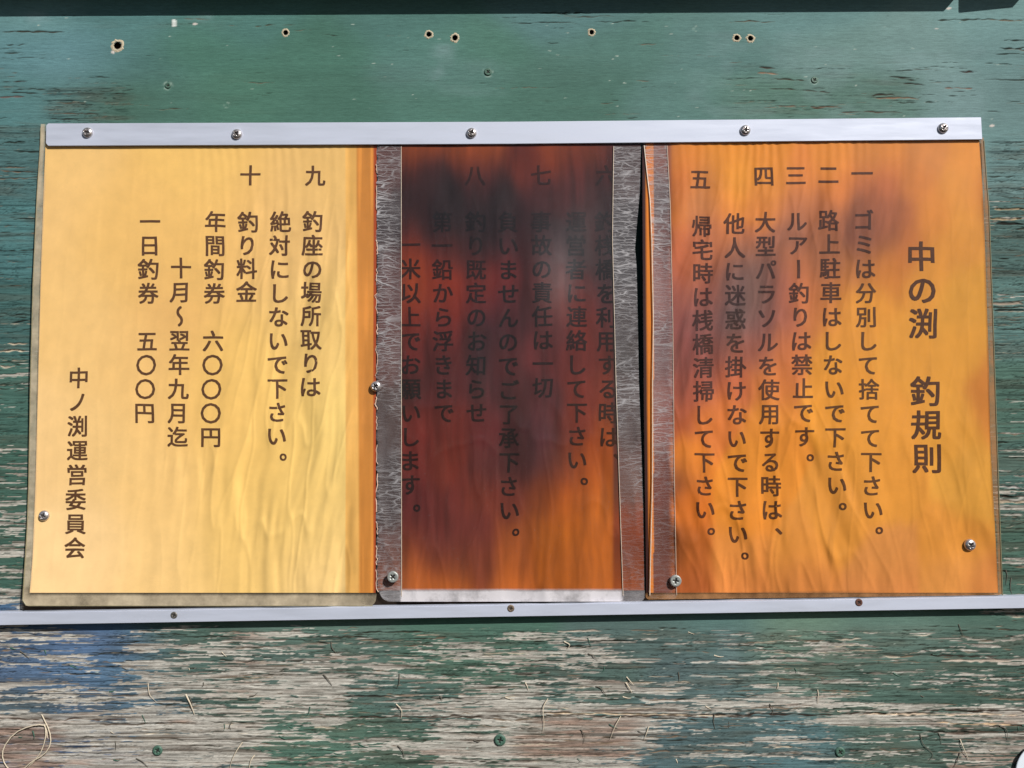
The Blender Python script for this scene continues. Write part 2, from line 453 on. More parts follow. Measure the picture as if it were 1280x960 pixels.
gap_shade = boxes(BX, BY, [(26, 733, 640, 766, 1.0), (630, 733, 1226, 754, 1.0)], 5)[..., None]  # shade between the sheet bottoms and lower rail, painted dark into the board colour
C = C * (1 - gap_shade) + lin((44, 36, 30)) * gap_shade
woodmask = pm.copy()
def stamp(x0, y0, L, w, dep, col, lift, seed, slope=0.0):
    """one crack along the grain, widest in the middle, with a lifted lip"""
    rs = np.random.RandomState(seed)
    n0 = int((x0 - L / 2 - RX0) / SX); n1 = int((x0 + L / 2 - RX0) / SX) + 1
    m0 = int((y0 - 9 - RY0) / SY); m1 = int((y0 + 9 - RY0) / SY)
    n0 = max(n0, 0); n1 = min(n1, NXB); m0 = max(m0, 0); m1 = min(m1, NYB)
    if n1 - n0 < 2 or m1 - m0 < 3: return
    X = BX[m0:m1, n0:n1]; Y = BY[m0:m1, n0:n1]
    t = np.clip((X - x0) / (L / 2), -1, 1)
    ph = rs.rand() * 9
    yc = y0 + slope * (X - x0) + 2.6 * vnoise(X / 19.0 + ph * 7, 0 * X + ph, 301) + 1.6 * vnoise(X / 6.0 + ph * 3, 0 * X + ph, 302)
    ww = w * (1 - t ** 2) ** 0.6 * np.clip(0.75 + 1.3 * vnoise(X / 7.0 + ph * 5, 0 * X + ph, 303), .1, 2) + 1e-3
    q = (Y - yc) / ww
    k = np.exp(-q ** 4) * np.clip(ww / 0.55, 0, 1)
    H[m0:m1, n0:n1] -= dep * k
    lip = np.exp(-((Y - yc + 1.6 * ww + 0.5) / (0.8 * ww + 0.5)) ** 2) * np.clip(ww, 0, 1)
    H[m0:m1, n0:n1] += lift * lip
    kk = k[..., None]
    C[m0:m1, n0:n1] = C[m0:m1, n0:n1] * (1 - kk) + lin(col) * kk
    woodmask[m0:m1, n0:n1] = np.maximum(woodmask[m0:m1, n0:n1], k)

tries = 0; made = 0
while made < 5600 and tries < 80000:
    tries += 1
    x = RS.uniform(RX0 + 5, RX1 - 5); y = RS.uniform(RY0 + 5, RY1 - 5)
    if 62 < x < 1210 and 185 < y < 738: continue
    dns = float(crk[int((y - RY0) / SY), int((x - RX0) / SX)])
    if RS.rand() > dns: continue
    big = RS.rand()
    L = 14 + 50 * RS.rand() ** 2 + (50 * RS.rand() if big > .93 else 0)
    w = 0.34 + 0.42 * RS.rand() ** 2 + (0.5 if big > .94 else 0)
    if y < 160: w *= .62; L *= 1.3
    elif y < 785: w *= .8
    cc = (46, 46, 38) if RS.rand() < .75 else (120, 104, 88)
    if RS.rand() < (.13 if y > 785 else 0.07 if (x < 50 or x > 1230) else 0.02): cc = (176, 164, 146)
    stamp(x, y, L, w, 0.30 + .5 * RS.rand(), cc, 0.05 + 0.2 * RS.rand() * (y > 160 or x < 160), made)
    made += 1
# the long cracks one can point at
for i, (x, y, L, w, cc, sl_) in enumerate([
 (45,40.5,90,1.5,(60,56,46),0),(1200,25,90,1.5,(52,54,44),0),(1255,25.5,60,1.4,(110,96,78),0),(940,27.5,60,1.3,(96,84,66),0),(20,55,30,1,(50,50,42),0),(18,67,42,1,(52,54,44),0),
 (20,102,36,1.2,(58,50,44),0),(14,122,34,1.6,(110,92,88),0),(30,117,40,1.1,(50,50,44),0),(92,129,44,1.3,(96,84,70),0.03),(122,96,34,1,(50,60,56),0),(90,142,90,1.1,(90,80,70),0),(75,148,50,1.2,(52,52,46),0),
 (1208,89,22,1.7,(64,48,44),0.02),(1198,110,38,1.5,(130,104,92),0.05),(1205,114,30,1.4,(56,48,42),0),(1130,97,40,1.3,(56,50,44),0.03),(1128,100,48,1.2,(60,52,46),0.03),(1142,105,30,1.3,(56,48,42),0.05),(1120,123,60,1.7,(132,106,86),0.01),(1103,119,34,1.4,(60,50,42),0),
 (1000,113,80,1.3,(74,62,52),0.05),(958,86,24,1.6,(70,58,50),0.1),(990,100,50,1.2,(70,60,50),0.02),(960,91,30,1.5,(150,120,100),0.05),(1010,134,110,1.2,(110,90,76),0.02),(1085,140,90,1.2,(90,76,66),0.01),(1265,60,34,1.4,(40,44,40),0),(1268,50,30,1.2,(40,44,40),0),
 (340,32,60,.9,(80,76,60),0),(330,116,50,.8,(52,70,60),0),(700,16,60,.9,(50,60,56),0),(740,21,60,.9,(80,76,62),0),(680,29,90,.9,(64,66,56),0),
 (25,402,34,1.2,(40,40,36),0),(20,430,30,1.5,(190,176,154),0),(14,439,40,1.7,(196,182,160),0),(10,458,18,2,(190,178,160),0.1),
 (1262,262,40,2.2,(180,160,130),0),(1255,273,46,2.4,(170,150,120),0.02),(1262,280,36,2.0,(44,42,38),0),(1258,380,44,2.6,(150,136,122),0),(1262,388,40,1.8,(40,40,36),0),
 (1262,609,44,1.6,(170,164,160),0),(1260,627,50,2.6,(172,156,136),0),(1256,621,40,1.8,(44,40,34),0),
 (1230,888.5,200,1.6,(54,44,38),0.012),(1110,892,120,1.5,(60,48,42),0.0),(800,893,240,1.3,(196,176,150),0.012),(820,895.5,330,1.2,(66,54,48),0.012),(960,893,220,1.6,(56,46,40),0.0),(1180,893,240,1.5,(206,186,164),0.002),(1225,905,110,1.4,(200,172,140),0.02),(1260,907,80,1.4,(60,44,36),0.02),
 (550,896,380,1.1,(70,60,52),-0.002),(80,899,190,1.3,(84,66,56),0),(150,905,200,1.1,(92,80,70),0),(600,897,200,1.1,(74,62,54),0),(380,826,60,1.4,(48,46,40),0.02),(300,826,60,1.2,(50,50,42),0),(395,803,40,1.5,(44,42,36),0.1),(455,870,70,1.3,(50,48,44),0),
 (1180,914,100,1.5,(44,46,40),0.05),(1210,912,60,1.2,(50,46,40),0.0),(980,943,160,.9,(64,72,70),0),(1060,799,36,1.4,(192,182,166),0),(1150,793,34,1.3,(196,186,170),0),(1120,821,34,1.7,(190,178,160),0.03),(1195,820,110,1.5,(56,50,44),0.02),(1220,826,90,3.0,(186,172,158),-0.005),
 (725,789,60,1.6,(190,178,164),0),(560,843,20,1.4,(60,58,50),0)]):
    stamp(x, y, L, w * (.85 if y > 160 else .68), 0.7 if y > 160 else .45, cc, 0.22 if y > 160 else .1, 5000 + i, sl_)
# little pale specks and one white drip
for i in range(150):
    x = RS.uniform(0, 1280); y = RS.uniform(18, 150) if i < 70 else RS.uniform(785, 960)
    stamp(x, y, 3.2 + 1.2 * RS.rand(), 0.42 + .4 * RS.rand() ** 2, -0.03, (176, 188, 178), 0, 9000 + i)
for y in np.arange(25, 33, 0.8):
    stamp(217.5, y, 5.5, 1.6, -0.1, (214, 220, 216), 0, 3)
for (x, y) in ((141, 65), (1186, 11), (1240, 158), (1170, 36), (244, 30)):
    stamp(x, y, 5.5, 2.0, -0.1, (214, 205, 198), 0, 4)
# ring dents where old screws are painted over
for (x, y, r, dep) in ((210, 107, 6, .5), (610, 90, 7, .6), (1018, 100, 6, .5), (870, 36, 4, .25), (284, 131, 4, .2)):
    q = np.hypot(BX - x, BY - y)
    H -= dep * (0.5 * np.exp(-((q - r * .75) / 1.4) ** 2) + 0.45 * np.exp(-(q / (r * .35)) ** 2))
    kk = (0.5 * np.exp(-((q - r * .8) / 1.2) ** 2) * sstep(-.2, .4, vnoise(BX / 3, BY / 3, 97)))[..., None]
    C = C * (1 - kk) + lin((176, 196, 184)) * kk
C = np.clip(C, 0.004, 0.9)

HOLES = [(147, 57, 5.2), (357, 41, 3.4), (536, 43, 3.6), (568.5, 47.5, 3.8), (739.5, 40.5, 3.2), (921, 47.5, 3.5), (938, 48, 3.6)]
keep = np.ones((NYB - 1, NXB - 1), bool)
cxm = 0.5 * (BX[:-1, :-1] + BX[1:, 1:]); cym = 0.5 * (BY[:-1, :-1] + BY[1:, 1:])
keep &= ~((cxm > 62) & (cxm < 1214) & (cym > 190) & (cym < 734))
for (x, y, r) in HOLES:
    keep &= np.hypot(cxm - x, cym - y) > r * 0.95
F = grid_faces(NYB, NXB)[keep.ravel()]
used = np.zeros(NYB * NXB, bool); used[F.ravel()] = True
idx = np.cumsum(used) - 1
co = P(BX, BY, H * MM).reshape(-1, 3)[used]
F = idx[F]
brough = np.clip(0.72 * woodmask + (0.16 + 0.28 * sstep(.3, .9, ruff)) * (1 - woodmask), 0, 1).reshape(-1)[used]
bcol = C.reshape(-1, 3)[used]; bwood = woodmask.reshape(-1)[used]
# coarse board beyond the close view, and behind the notices
cos = [co]; Fs = [F]; cc_ = [bcol]; ww_ = [bwood]; rr2_ = [brough]; off = len(co)
def coarse(x0, x1, y0, y1, d=0.0):
    global off
    nx = max(2, int((x1 - x0) / 12)); ny = max(2, int((y1 - y0) / 6))
    X, Y = np.meshgrid(np.linspace(x0, x1, nx), np.linspace(y0, y1, ny))
    cos.append(P(X, Y, d + 0.0001 * fbm(X / 60, Y / 6, 5, 3)).reshape(-1, 3))
    Fs.append(grid_faces(ny, nx) + off); off += nx * ny
    cc_.append((rbf(np.clip(X, 0, 1280), np.clip(Y, 20, 950), BOARD_COL, 60, 40) * (0.25 if d < 0 else 1.0)).reshape(-1, 3)); ww_.append(np.zeros(nx * ny)); rr2_.append(np.full(nx * ny, .2))
coarse(-420, RX0, -330, 1290); coarse(RX1, 1700, -330, 1290)
coarse(RX0, RX1, -330, RY0); coarse(RX0, RX1, RY1, 1290)
coarse(58, 1218, 186, 738, -0.0006)
board = empty('plywood_board', P(640, 480, 0), 'large green painted plywood board, peeling to grey wood along the bottom, behind the whole notice', 'board')
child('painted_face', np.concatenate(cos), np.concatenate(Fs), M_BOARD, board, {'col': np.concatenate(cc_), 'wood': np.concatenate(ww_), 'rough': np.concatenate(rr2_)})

def box_mesh(name, pts_front, d0, d1, mat, parent, bevel=0.0, segs=2):
    """prism from an outline in photograph pixels measured at depth d1, from d0 up to d1"""
    front = P([p[0] for p in pts_front], [p[1] for p in pts_front], d1)
    bm = bmesh.new()
    loc = Vector(parent.location) if parent else Vector((0, 0, 0))
    f = [bm.verts.new(Vector(v) - loc) for v in front]
    b = [bm.verts.new(Vector((v[0], -d0, v[2])) - loc) for v in front]
    n = len(f)
    bm.faces.new(f); bm.faces.new(b[::-1])
    for i in range(n):
        bm.faces.new((f[i], b[i], b[(i + 1) % n], f[(i + 1) % n]))
    bmesh.ops.recalc_face_normals(bm, faces=bm.faces)
    if bevel:
        bmesh.ops.bevel(bm, geom=list(bm.edges), offset=bevel, segments=segs, affect='EDGES', clamp_overlap=True)
    me = bpy.data.meshes.new(name); bm.to_mesh(me); bm.free()
    return mesh_obj(name, me, mat, parent)

box_mesh('wood_core', [(-410, -320), (1690, -320), (1690, 1280), (-410, 1280)], -0.018, -0.0075, M_HOLE, board)

# screw holes: splintered pale rim and a dark bore
def hole(x, y, r, seed):
    rs = np.random.RandomState(seed)
    n = 26
    rings = [(1.55, 0.0), (1.34, 0.20), (1.16, 0.36), (1.0, 0.26), (0.86, -0.4), (0.80, -2.0), (0.74, -6.5)]
    X = []; Y = []; D = []
    jit = rs.rand(n) * 0.34; jit2 = rs.rand(n)
    for k, (rr, d) in enumerate(rings):
        for i in range(n):
            an = 2 * math.pi * i / n
            q = rr * r * (1 + (jit[i] - .15) * (0.9 if k < 3 else 0.4))
            if k in (1, 2): d_ = d * (0.6 + 0.9 * jit2[i])
            else: d_ = d
            X.append(x + q * math.cos(an)); Y.append(y + q * math.sin(an)); D.append(d_ * MM)
    X.append(x); Y.append(y); D.append(-6.5 * MM)
    co = P(X, Y, D)
    R = len(rings); tri = []; tris2 = []
    for k in range(R - 1):
        for i in range(n):
            j = (i + 1) % n
            a, b, c, d = k * n + i, k * n + j, (k + 1) * n + j, (k + 1) * n + i
            tri += [(a, d, c), (a, c, b)]
    for i in range(n): tri.append(((R - 1) * n + i, R * n, (R - 1) * n + (i + 1) % n))
    me = np_mesh('screw_hole', co, tri, None, False, tuple(board.location))
    me.materials.append(M_RIM); me.materials.append(M_HOLE)
    for p in me.polygons:
        if p.index >= 4 * 2 * n: p.material_index = 1
    return mesh_obj('screw_hole', me, None, board)
for i, (x, y, r) in enumerate(HOLES): hole(x, y, r, 40 + i)

# ------------------------------------------------------------------ screws
def screw_mesh(name, style):
    """unit radius head facing -Y with a real cross recess"""
    nr, ns = 26, 56
    rr = np.linspace(0, 1, nr); th = np.arange(ns) / ns * 2 * math.pi
    R_, T_ = np.meshgrid(rr, th, indexing='ij')
    u = R_ * np.cos(T_); v = R_ * np.sin(T_)
    if style == 'pan': h = 0.62 * np.sqrt(np.clip(1 - R_ ** 2.3, 0, 1)) + 0.05
    elif style == 'flat': h = 0.20 * sstep(1.0, 0.86, R_) + 0.06 - 0.03 * (1 - R_)
    else: h = 0.16 * sstep(1.0, 0.8, R_) + 0.06
    arm = 0.10 + 0.05 * (1 - R_)
    L = 0.56
    def slot(p, q): return (1 - sstep(arm * 0.8, arm * 1.5, np.abs(p))) * (1 - sstep(L - .08, L, np.abs(q)))
    rec = np.maximum(slot(u, v), slot(v, u))
    h = h - rec * (0.42 if style == 'pan' else 0.18) * (1 - 0.5 * R_)
    co = np.stack([u, -h, v], -1).reshape(-1, 3)
    F = []
    for k in range(nr - 1):
        for i in range(ns):
            j = (i + 1) % ns
            F.append((k * ns + i, k * ns + j, (k + 1) * ns + j, (k + 1) * ns + i))
    # skirt down to the seat and a shank for raised screws
    base = len(co)
    dep = 0.0 if style != 'flat' else 0.06
    prof = [(1.0, dep), (0.5, 0.30)] if style == 'flat' else [(1.0, 0.02)]
    if style == 'flat': prof += [(0.46, 1.2)]
    co = list(map(tuple, co))
    prev = (nr - 1) * ns
    for (r_, y_) in prof:
        s = len(co)
        for i in range(ns): co.append((r_ * math.cos(th[i]), y_, r_ * math.sin(th[i])))
        for i in range(ns):
            j = (i + 1) % ns
            F.append((prev + i, prev + j, s + j, s + i))
        prev = s
    me = np_mesh(name, co, F, None, True)
    me.materials.append({'pan': M_STEEL, 'flat': M_ZINC, 'sunk': M_DARKM}[style]); me.materials.append(M_RECESS)
    rf = rec.ravel()
    for p in me.polygons:
        vs = [k for k in p.vertices if k < base]
        if len(vs) == 4 and min(rf[k] for k in vs) > 0.75: p.material_index = 1
    return me
ME_PAN = screw_mesh('pan_head_screw', 'pan'); ME_FLAT = screw_mesh('flat_head_screw', 'flat'); ME_SUNK = screw_mesh('sunk_screw', 'sunk')
def screw(px, py, rpx, d, parent, me=ME_PAN, turn=None, name='screw', mat=None, tilt=0.0):
    if mat is not None:
        me = me.copy(); me.materials[0] = mat
    o = bpy.data.objects.new(name, me)
    s = rpx * PXM * (1 - d / DIST)
    o.scale = (s, s, s)
    o.rotation_euler = (tilt, turn if turn is not None else random.uniform(0, 1.5), 0)
    o.location = Vector(P(px, py, d)) - Vector(parent.location)
    return link(o, parent)

# old screws painted over in the lower part of the board
for (x, y, r) in ((197, 938, 6.0), (625, 925, 7.0), (1050, 940, 6.0)):
    screw(x, y, r, 0.0002, board, ME_SUNK, name='painted_screw', mat=M_GREENM)
for (x, y, r) in ((210, 107, 4.0), (610, 90, 5.0), (1018, 100, 4.5)):
    screw(x, y, r, -0.0001, board, ME_SUNK, name='painted_screw', mat=M_GREENM)

# curled fibres and paint chips standing off the bare wood
def curl(name, pts, r, mat, parent, flat=0.6, taper=True):
    """tapered ribbon through (px, py, d_mm) points"""
    n = 14
    t = np.linspace(0, len(pts) - 1, n)
    A = np.array(pts, float)
    # Catmull-Rom
    q = []
    for s in t:
        i = min(int(s), len(pts) - 2); f = s - i
        p0 = A[max(i - 1, 0)]; p1 = A[i]; p2 = A[i + 1]; p3 = A[min(i + 2, len(pts) - 1)]
        q.append(0.5 * ((2 * p1) + (-p0 + p2) * f + (2 * p0 - 5 * p1 + 4 * p2 - p3) * f * f + (-p0 + 3 * p1 - 3 * p2 + p3) * f ** 3))
    q = np.array(q); q[:, 2] *= 0.6
    W = P(q[:, 0], q[:, 1], q[:, 2] * MM)
    co = []; F = []
    m = 6
    for i in range(n):
        T = W[min(i + 1, n - 1)] - W[max(i - 1, 0)]; T = T / (np.linalg.norm(T) + 1e-12)
        N = np.array([0, -1.0, 0]); B = np.cross(T, N); B /= (np.linalg.norm(B) + 1e-12)
        rad = r * PXM * ((1 - 0.75 * (i / (n - 1))) if taper else 1.0)
        for k in range(m):
            an = 2 * math.pi * k / m
            co.append(W[i] + rad * (math.cos(an) * B + flat * math.sin(an) * N))
    for i in range(n - 1):
        for k in range(m):
            F.append((i * m + k, i * m + (k + 1) % m, (i + 1) * m + (k + 1) % m, (i + 1) * m + k))
    me_o = child(name, np.array(co), F, mat, parent)
    return me_o
CURLS = [
 ([(232,868,.3),(238,880,2.2),(243,893,1.2)],1.9,0),([(185,854,.3),(187,868,2.5),(196,878,.6)],.9,0),([(303,928,.4),(296,938,2.5),(290,950,2),(287,962,.6)],1.2,0),([(318,944,.3),(313,952,2.2),(311,965,.6)],1.3,0),
 ([(290,902,.2),(287,908,1.5),(289,912,.4)],1.1,1),([(499,842,.3),(499,853,2),(496,861,.8)],1.0,1),([(495,880,.3),(502,888,2.4),(501,899,.6)],1.3,0),([(685,873,.3),(679,885,2.8),(680,905,2),(678,916,.5)],1.1,0),
 ([(776,895,.3),(769,908,2.6),(762,926,.5)],1.0,0),([(811,908,.2),(808,917,1.6),(805,925,.4)],1.1,0),([(745,858,.3),(752,861,1.7),(758,870,.6)],1.3,1),([(783,846,.2),(789,853,1.8),(792,856,.5)],1.2,0),([(782,853,.2),(786,859,1.6),(790,866,.5)],1.4,0),
 ([(726,912,.2),(731,920,1.8),(729,930,.5)],1.0,1),([(497,932,.2),(503,938,2),(505,947,.5)],1.3,1),([(705,802,.3),(712,806,2.2),(709,811,.6)],1.5,0),([(735,817,.2),(742,820,1.6),(747,826,.4)],1.1,1),([(848,840,.2),(849,848,1),(848,852,.4)],1.1,1),
 ([(1200,924,.4),(1204,934,2.6),(1211,950,1.0)],1.3,0),([(1150,917,.2),(1154,930,1.6),(1166,943,1.2),(1160,952,.3)],1.0,1),([(1172,915,.2),(1176,922,1.4),(1176,930,.3)],1.0,1),([(1200,941,.2),(1196,952,1.2),(1192,960,.3)],1.3,1),([(1250,908,.2),(1258,912,1.8),(1259,925,.4)],1.4,1),([(1198,780,.2),(1201,787,1.5),(1204,795,.4)],1.0,1),
 ([(893,893,.2),(892,902,1.4),(894,912,.4)],1.1,1),([(911,902,.2),(911,910,.8)],.9,1),([(1022,862,.2),(1023,870,1.4),(1022,880,.3)],1.1,0),([(962,880,.2),(966,886,1.4),(965,894,.4)],1.1,1),([(25,814,.2),(31,818,1.6),(37,824,.4)],1.2,1),([(277,815,.2),(283,821,1.6)],1.0,0),([(236,835,.2),(237,838,1)],1.0,0),
 ([(404,843,.2),(409,848,1.6),(415,857,.5)],1.4,1),([(414,802,.2),(415,810,1.6),(420,816,.5)],1.3,1),([(170,948,.2),(178,952,1.6),(185,959,.4)],1.2,1),([(860,790,.2),(868,793,1)],.9,0),([(550,870,.1),(553,876,1.2)],1.3,1),
 ([(1257,712,.2),(1259,720,1.0),(1257,731,.3)],1.0,1),([(1264,722,.2),(1263,733,1.0),(1265,744,.3)],1.1,1)]
for pts, r, dk in CURLS:
    curl('wood_splinter', pts, r * .65, M_FIBRED if dk else M_FIBRE, board)
rr_ = random.Random(5)
for i in range(48):
    x = rr_.uniform(0, 1280); y = rr_.uniform(795, 955)
    an = rr_.uniform(-.5, .5) + (math.pi / 2 if rr_.random() < .3 else 0); L = rr_.uniform(5, 13)
    dx, dy = math.cos(an) * L, math.sin(an) * L
    curl('paint_chip', [(x, y, .15), (x + dx * .5 + 1, y + dy * .5 + 1, rr_.uniform(.5, 1.3)), (x + dx, y + dy, .2)], rr_.uniform(.5, 1.0),
         rr_.choice([M_CHIP, M_CHIP, M_FIBRE, M_FIBRED]), board, 0.4)

# loose loop of fibre, lower left
th = [(52,893,.6),(56,901,1.6),(62,915,2.4),(63,930,2.6),(55,943,2.6),(40,952,2.2),(31,960,1.4),(24,966,.6)]
loop = empty('loose_fibre', P(30, 930, 0), 'thin pale loop of loose fibre curling on bare wood at the lower left corner', 'fibre')
curl('strand', th, .7, M_FIBRE, loop, 0.9, False)
curl('strand', [(59,922,1.2),(57,908,2.0),(48,906,2.4),(34,909,2.6),(18,917,2.6),(6,932,2.6),(3,944,2.4),(6,955,1.8),(12,962,.8)], .7, M_FIBRE, loop, 0.9, False)
curl('strand', [(56,905,1.8),(57,920,2.6),(52,938,2.4),(44,950,1.6),(36,958,.8)], .6, M_FIBRE, loop, 0.9, False)

# ------------------------------------------------------------------ notices
def ipl(pts):
    ys_ = [p[0] for p in pts]; vs_ = [p[1] for p in pts]
    return lambda y: np.interp(y, ys_, vs_)

def wrinkle(X, Y, amp, seed, lam=13.0, slant=0.0, top=None):
    """long soft folds running down the sheet (mm)"""
    X = np.asarray(X, float); Y = np.asarray(Y, float)
    w = X + slant * (Y - 460) + 16 * fbm(X / 130, Y / 110, seed + 40, 2)
    r = fbm(w / lam, Y / 120.0, seed, 2, 0.4)
    r2 = fbm(w / (lam * 2.6), Y / 190.0, seed + 9, 2, 0.4)
    ridge = 1 - 2 * np.abs(fbm((w + 0.15 * (Y - 500)) / (lam * 2.2), Y / 150.0, seed + 19, 1))
    out = amp * 6.0 * (1.0 * r + 1.5 * r2 + 0.9 * (ridge - 0.5))
    wc = X + slant * (Y - 460) + 10 * fbm(X / 60, Y / 80, seed + 70, 2)
    cz = np.abs(fbm(wc / (lam * 1.5), Y / 150.0, seed + 60, 2, 0.45))
    cz2 = np.abs(fbm((wc + .2 * Y) / (lam * 2.4), Y / 120.0, seed + 63, 2, 0.45))
    out = out * 0.95 + amp * 1.5 * (0.9 * np.exp(-(cz / 0.055) ** 1.3) + 1.0 * np.exp(-(cz2 / 0.05) ** 1.3))
    if top is not None:
        g = np.exp(-((Y - 180) / 45.0)) * top
        out = out + g * 1.7 * (0.5 + 1.2 * vnoise(X / 23, Y / 400, seed + 33)) * np.sin(X * 2 * math.pi / 11.5 + 4 * fbm(X / 40, Y / 90, seed + 30, 2))
    return out

D_LE = ipl([(150,1.6),(185,1.8),(250,3.4),(350,6.6),(450,7.2),(550,5.0),(640,3.8),(700,6.8),(757,10.0)])
def depth_L(X, Y):
    X = np.asarray(X, float); Y = np.asarray(Y, float)
    hang = sstep(178, 330, Y)
    mid = 1.8 + 3.0 * hang
    s = np.clip((X - 30) / 170.0, 0, 1)
    d = D_LE(Y) * (1 - s) ** 1.6 + mid * (1 - (1 - s) ** 1.6)
    # dips towards the screw on the right
    d -= 1.6 * np.exp(-((X - 470) / 40) ** 2 - ((Y - 482) / 60) ** 2)
    a = 0.05 + 0.30 * sstep(220, 360, X) * sstep(180, 290, Y) + 0.10 * sstep(120, 300, X) * sstep(430, 600, Y)
    a = a * (1 - 0.8 * sstep(432, 445, X))
    topw = boxes(X, Y, [(230, 100, 430, 400, .35), (60, 100, 230, 400, .08)], 20)
    return (d + wrinkle(X, Y, a * 0.9, 200, 13, 0.10, topw) * (0.3 + 0.7 * hang)) * MM

def depth_M(X, Y):
    X = np.asarray(X, float); Y = np.asarray(Y, float)
    hang = sstep(180, 300, Y)
    d = 2.3 + 1.6 * hang + 1.2 * hang * np.sin((X - 472) / 330 * math.pi) 
    return (d + wrinkle(X, Y, 0.13 + 0.08 * sstep(480, 600, Y), 300, 22, -0.05, None) * (0.3 + 0.7 * hang)
            + 0.5 * np.exp(-((X - 695) / 16) ** 2 - ((Y - 360) / 50) ** 2)) * MM

def depth_R(X, Y):
    X = np.asarray(X, float); Y = np.asarray(Y, float)
    hang = sstep(178, 300, Y)
    d = 1.9 + 2.4 * hang
    d += (2.6 * np.exp(-((X - 806) / 26) ** 2)) * sstep(190, 300, Y) * (1 - 0.5 * sstep(600, 750, Y))
    d += 1.2 * np.exp(-((X - 1245) / 40) ** 2) * hang
    d -= 1.5 * np.exp(-((X - 1212) / 26) ** 2 - ((Y - 680) / 30) ** 2)
    a = 0.12 + 0.26 * sstep(1150, 1000, X) + 0.10 * sstep(480, 620, Y)
    a = a * sstep(822, 846, X)
    topw = boxes(X, Y, [(845, 100, 1090, 420, 1.0), (1090, 100, 1200, 420, .45)], 15)
    sl = np.where(Y < 420, -0.22, 0.16)
    sl = -0.22 + 0.40 * sstep(340, 560, Y)
    X2 = X + 0
    w = wrinkle(X2, Y, a, 400, 16, 0.0, topw)
    w2 = wrinkle(X2 - 0.28 * (Y - 560), Y, a * 0.7, 440, 20, 0.0, None) * sstep(380, 560, Y)
    w3 = wrinkle(X2 + 0.30 * (Y - 300), Y, a * 0.7, 460, 20, 0.0, None) * (1 - sstep(330, 470, Y))
    return (d + (w * .6 + w2 + w3) * (0.3 + 0.7 * hang)) * MM

def strip_grid(left, right, y0, y1, nx, ny, radius=0.0, topr=False, ysh=None):
    """grid between two edge curves; radius rounds the bottom corners"""
    V = np.linspace(0, 1, ny)
    if radius:
        V = np.concatenate([np.linspace(0, 1 - radius * 1.0 / (y1 - y0), ny - 7)[:-1], 1 - (radius / (y1 - y0)) * (1 - np.sin(np.linspace(0, math.pi / 2, 8)))])
    Y1 = y0 + (y1 - y0) * V
    U = np.linspace(0, 1, nx)
    inset = np.zeros_like(Y1)
    if radius:
        q = np.clip((Y1 - (y1 - radius)) / radius, 0, 1)
        inset = radius * (1 - np.sqrt(1 - q ** 2 + 1e-9))
    L = left(Y1) + inset; R = right(Y1) - inset
    X = L[:, None] + (R - L)[:, None] * U[None, :]
    Y = np.repeat(Y1[:, None], nx, 1)
    if ysh is not None: Y = Y + ysh(X) * V[:, None]
    return X, Y

def lamina(name, X, Y, D, mat, parent, cols=None):
    ny, nx = X.shape
    return child(name, P(X, Y, D).reshape(-1, 3), grid_faces(ny, nx), mat, parent, cols)

def edge_tube(name, xs_, ys_, ds_, rpx, mat, parent):
    W = P(xs_, ys_, ds_); n = len(W); m = 5; co = []; F = []
    for i in range(n):
        T = W[min(i + 1, n - 1)] - W[max(i - 1, 0)]; T /= (np.linalg.norm(T) + 1e-12)
        B = np.cross(T, [0, -1, 0]); B /= (np.linalg.norm(B) + 1e-12)
        for k in range(m):
            an = 2 * math.pi * k / m
            co.append(W[i] + rpx * PXM * (math.cos(an) * B + math.sin(an) * np.array([0, -1, 0])))
    for i in range(n - 1):
        for k in range(m):
            F.append((i * m + k, i * m + (k + 1) % m, (i + 1) * m + (k + 1) % m, (i + 1) * m + k))
    return child(name, np.array(co), F, mat, parent)

K_ALB = 1.0
def paper_cols(X, Y, pts, sx, sy, warp=0.0, seed=0):
    if warp:
        Xw = X + warp * fbm(X / 45, Y / 90, 600 + seed, 3); Yw = Y + warp * 1.6 * fbm(X / 40, Y / 110, 610 + seed, 3)
    else: Xw, Yw = X, Y
    return rbf(Xw, Yw, pts, sx, sy) * K_ALB

# ---- left sheet
PL = [(60,190,(236,194,116)),(60,260,(234,192,118)),(100,400,(236,194,118)),(150,300,(232,188,106)),(110,550,(238,198,124)),(100,700,(246,208,140)),(60,700,(248,212,146)),(50,560,(246,206,136)),
 (250,210,(236,192,104)),(250,320,(234,188,102)),(300,300,(228,182,104)),(350,330,(232,188,110)),(300,450,(236,192,100)),(380,300,(226,184,112)),(380,400,(228,188,110)),(225,400,(228,180,104)),(190,300,(232,186,104)),(270,500,(236,190,104)),(320,480,(238,196,106)),(350,550,(236,194,104)),
 (410,230,(226,184,106)),(415,400,(232,196,112)),(420,540,(230,198,112)),(420,650,(228,194,112)),(360,650,(236,198,110)),(300,700,(238,198,112)),(300,600,(240,198,108)),(200,600,(242,200,122)),(200,720,(244,204,128)),(180,480,(238,194,116)),(400,720,(236,200,126))]
nL = empty('laminated_notice', P(250, 180, 0.0018), 'pale yellow laminated sheet with brown vertical writing on fishing fees, at the left end', 'notice', 'laminated rule sheets on the green board')
LPl = ipl([(178,57),(240,54.5),(340,51),(500,47),(600,44.5),(700,40.5),(742,37)]); LPr = ipl([(178,471),(480,470),(742,469.5)])
X, Y = strip_grid(LPl, LPr, 176, 741, 300, 190)
cL = paper_cols(X, Y, PL, 55, 60, 10, 1) * np.array([.97, .96, 1.08])
b1 = (sstep(431.2, 432.6, X) * 1.0)[..., None]; b2 = sstep(447.5, 451.0, X - 5.0 * sstep(330, 180, Y) * 0 + (Y > 0) * 5.5 * sstep(260, 200, Y) * 0 + 3.5 - 3.0 * sstep(200, 700, Y))[..., None]
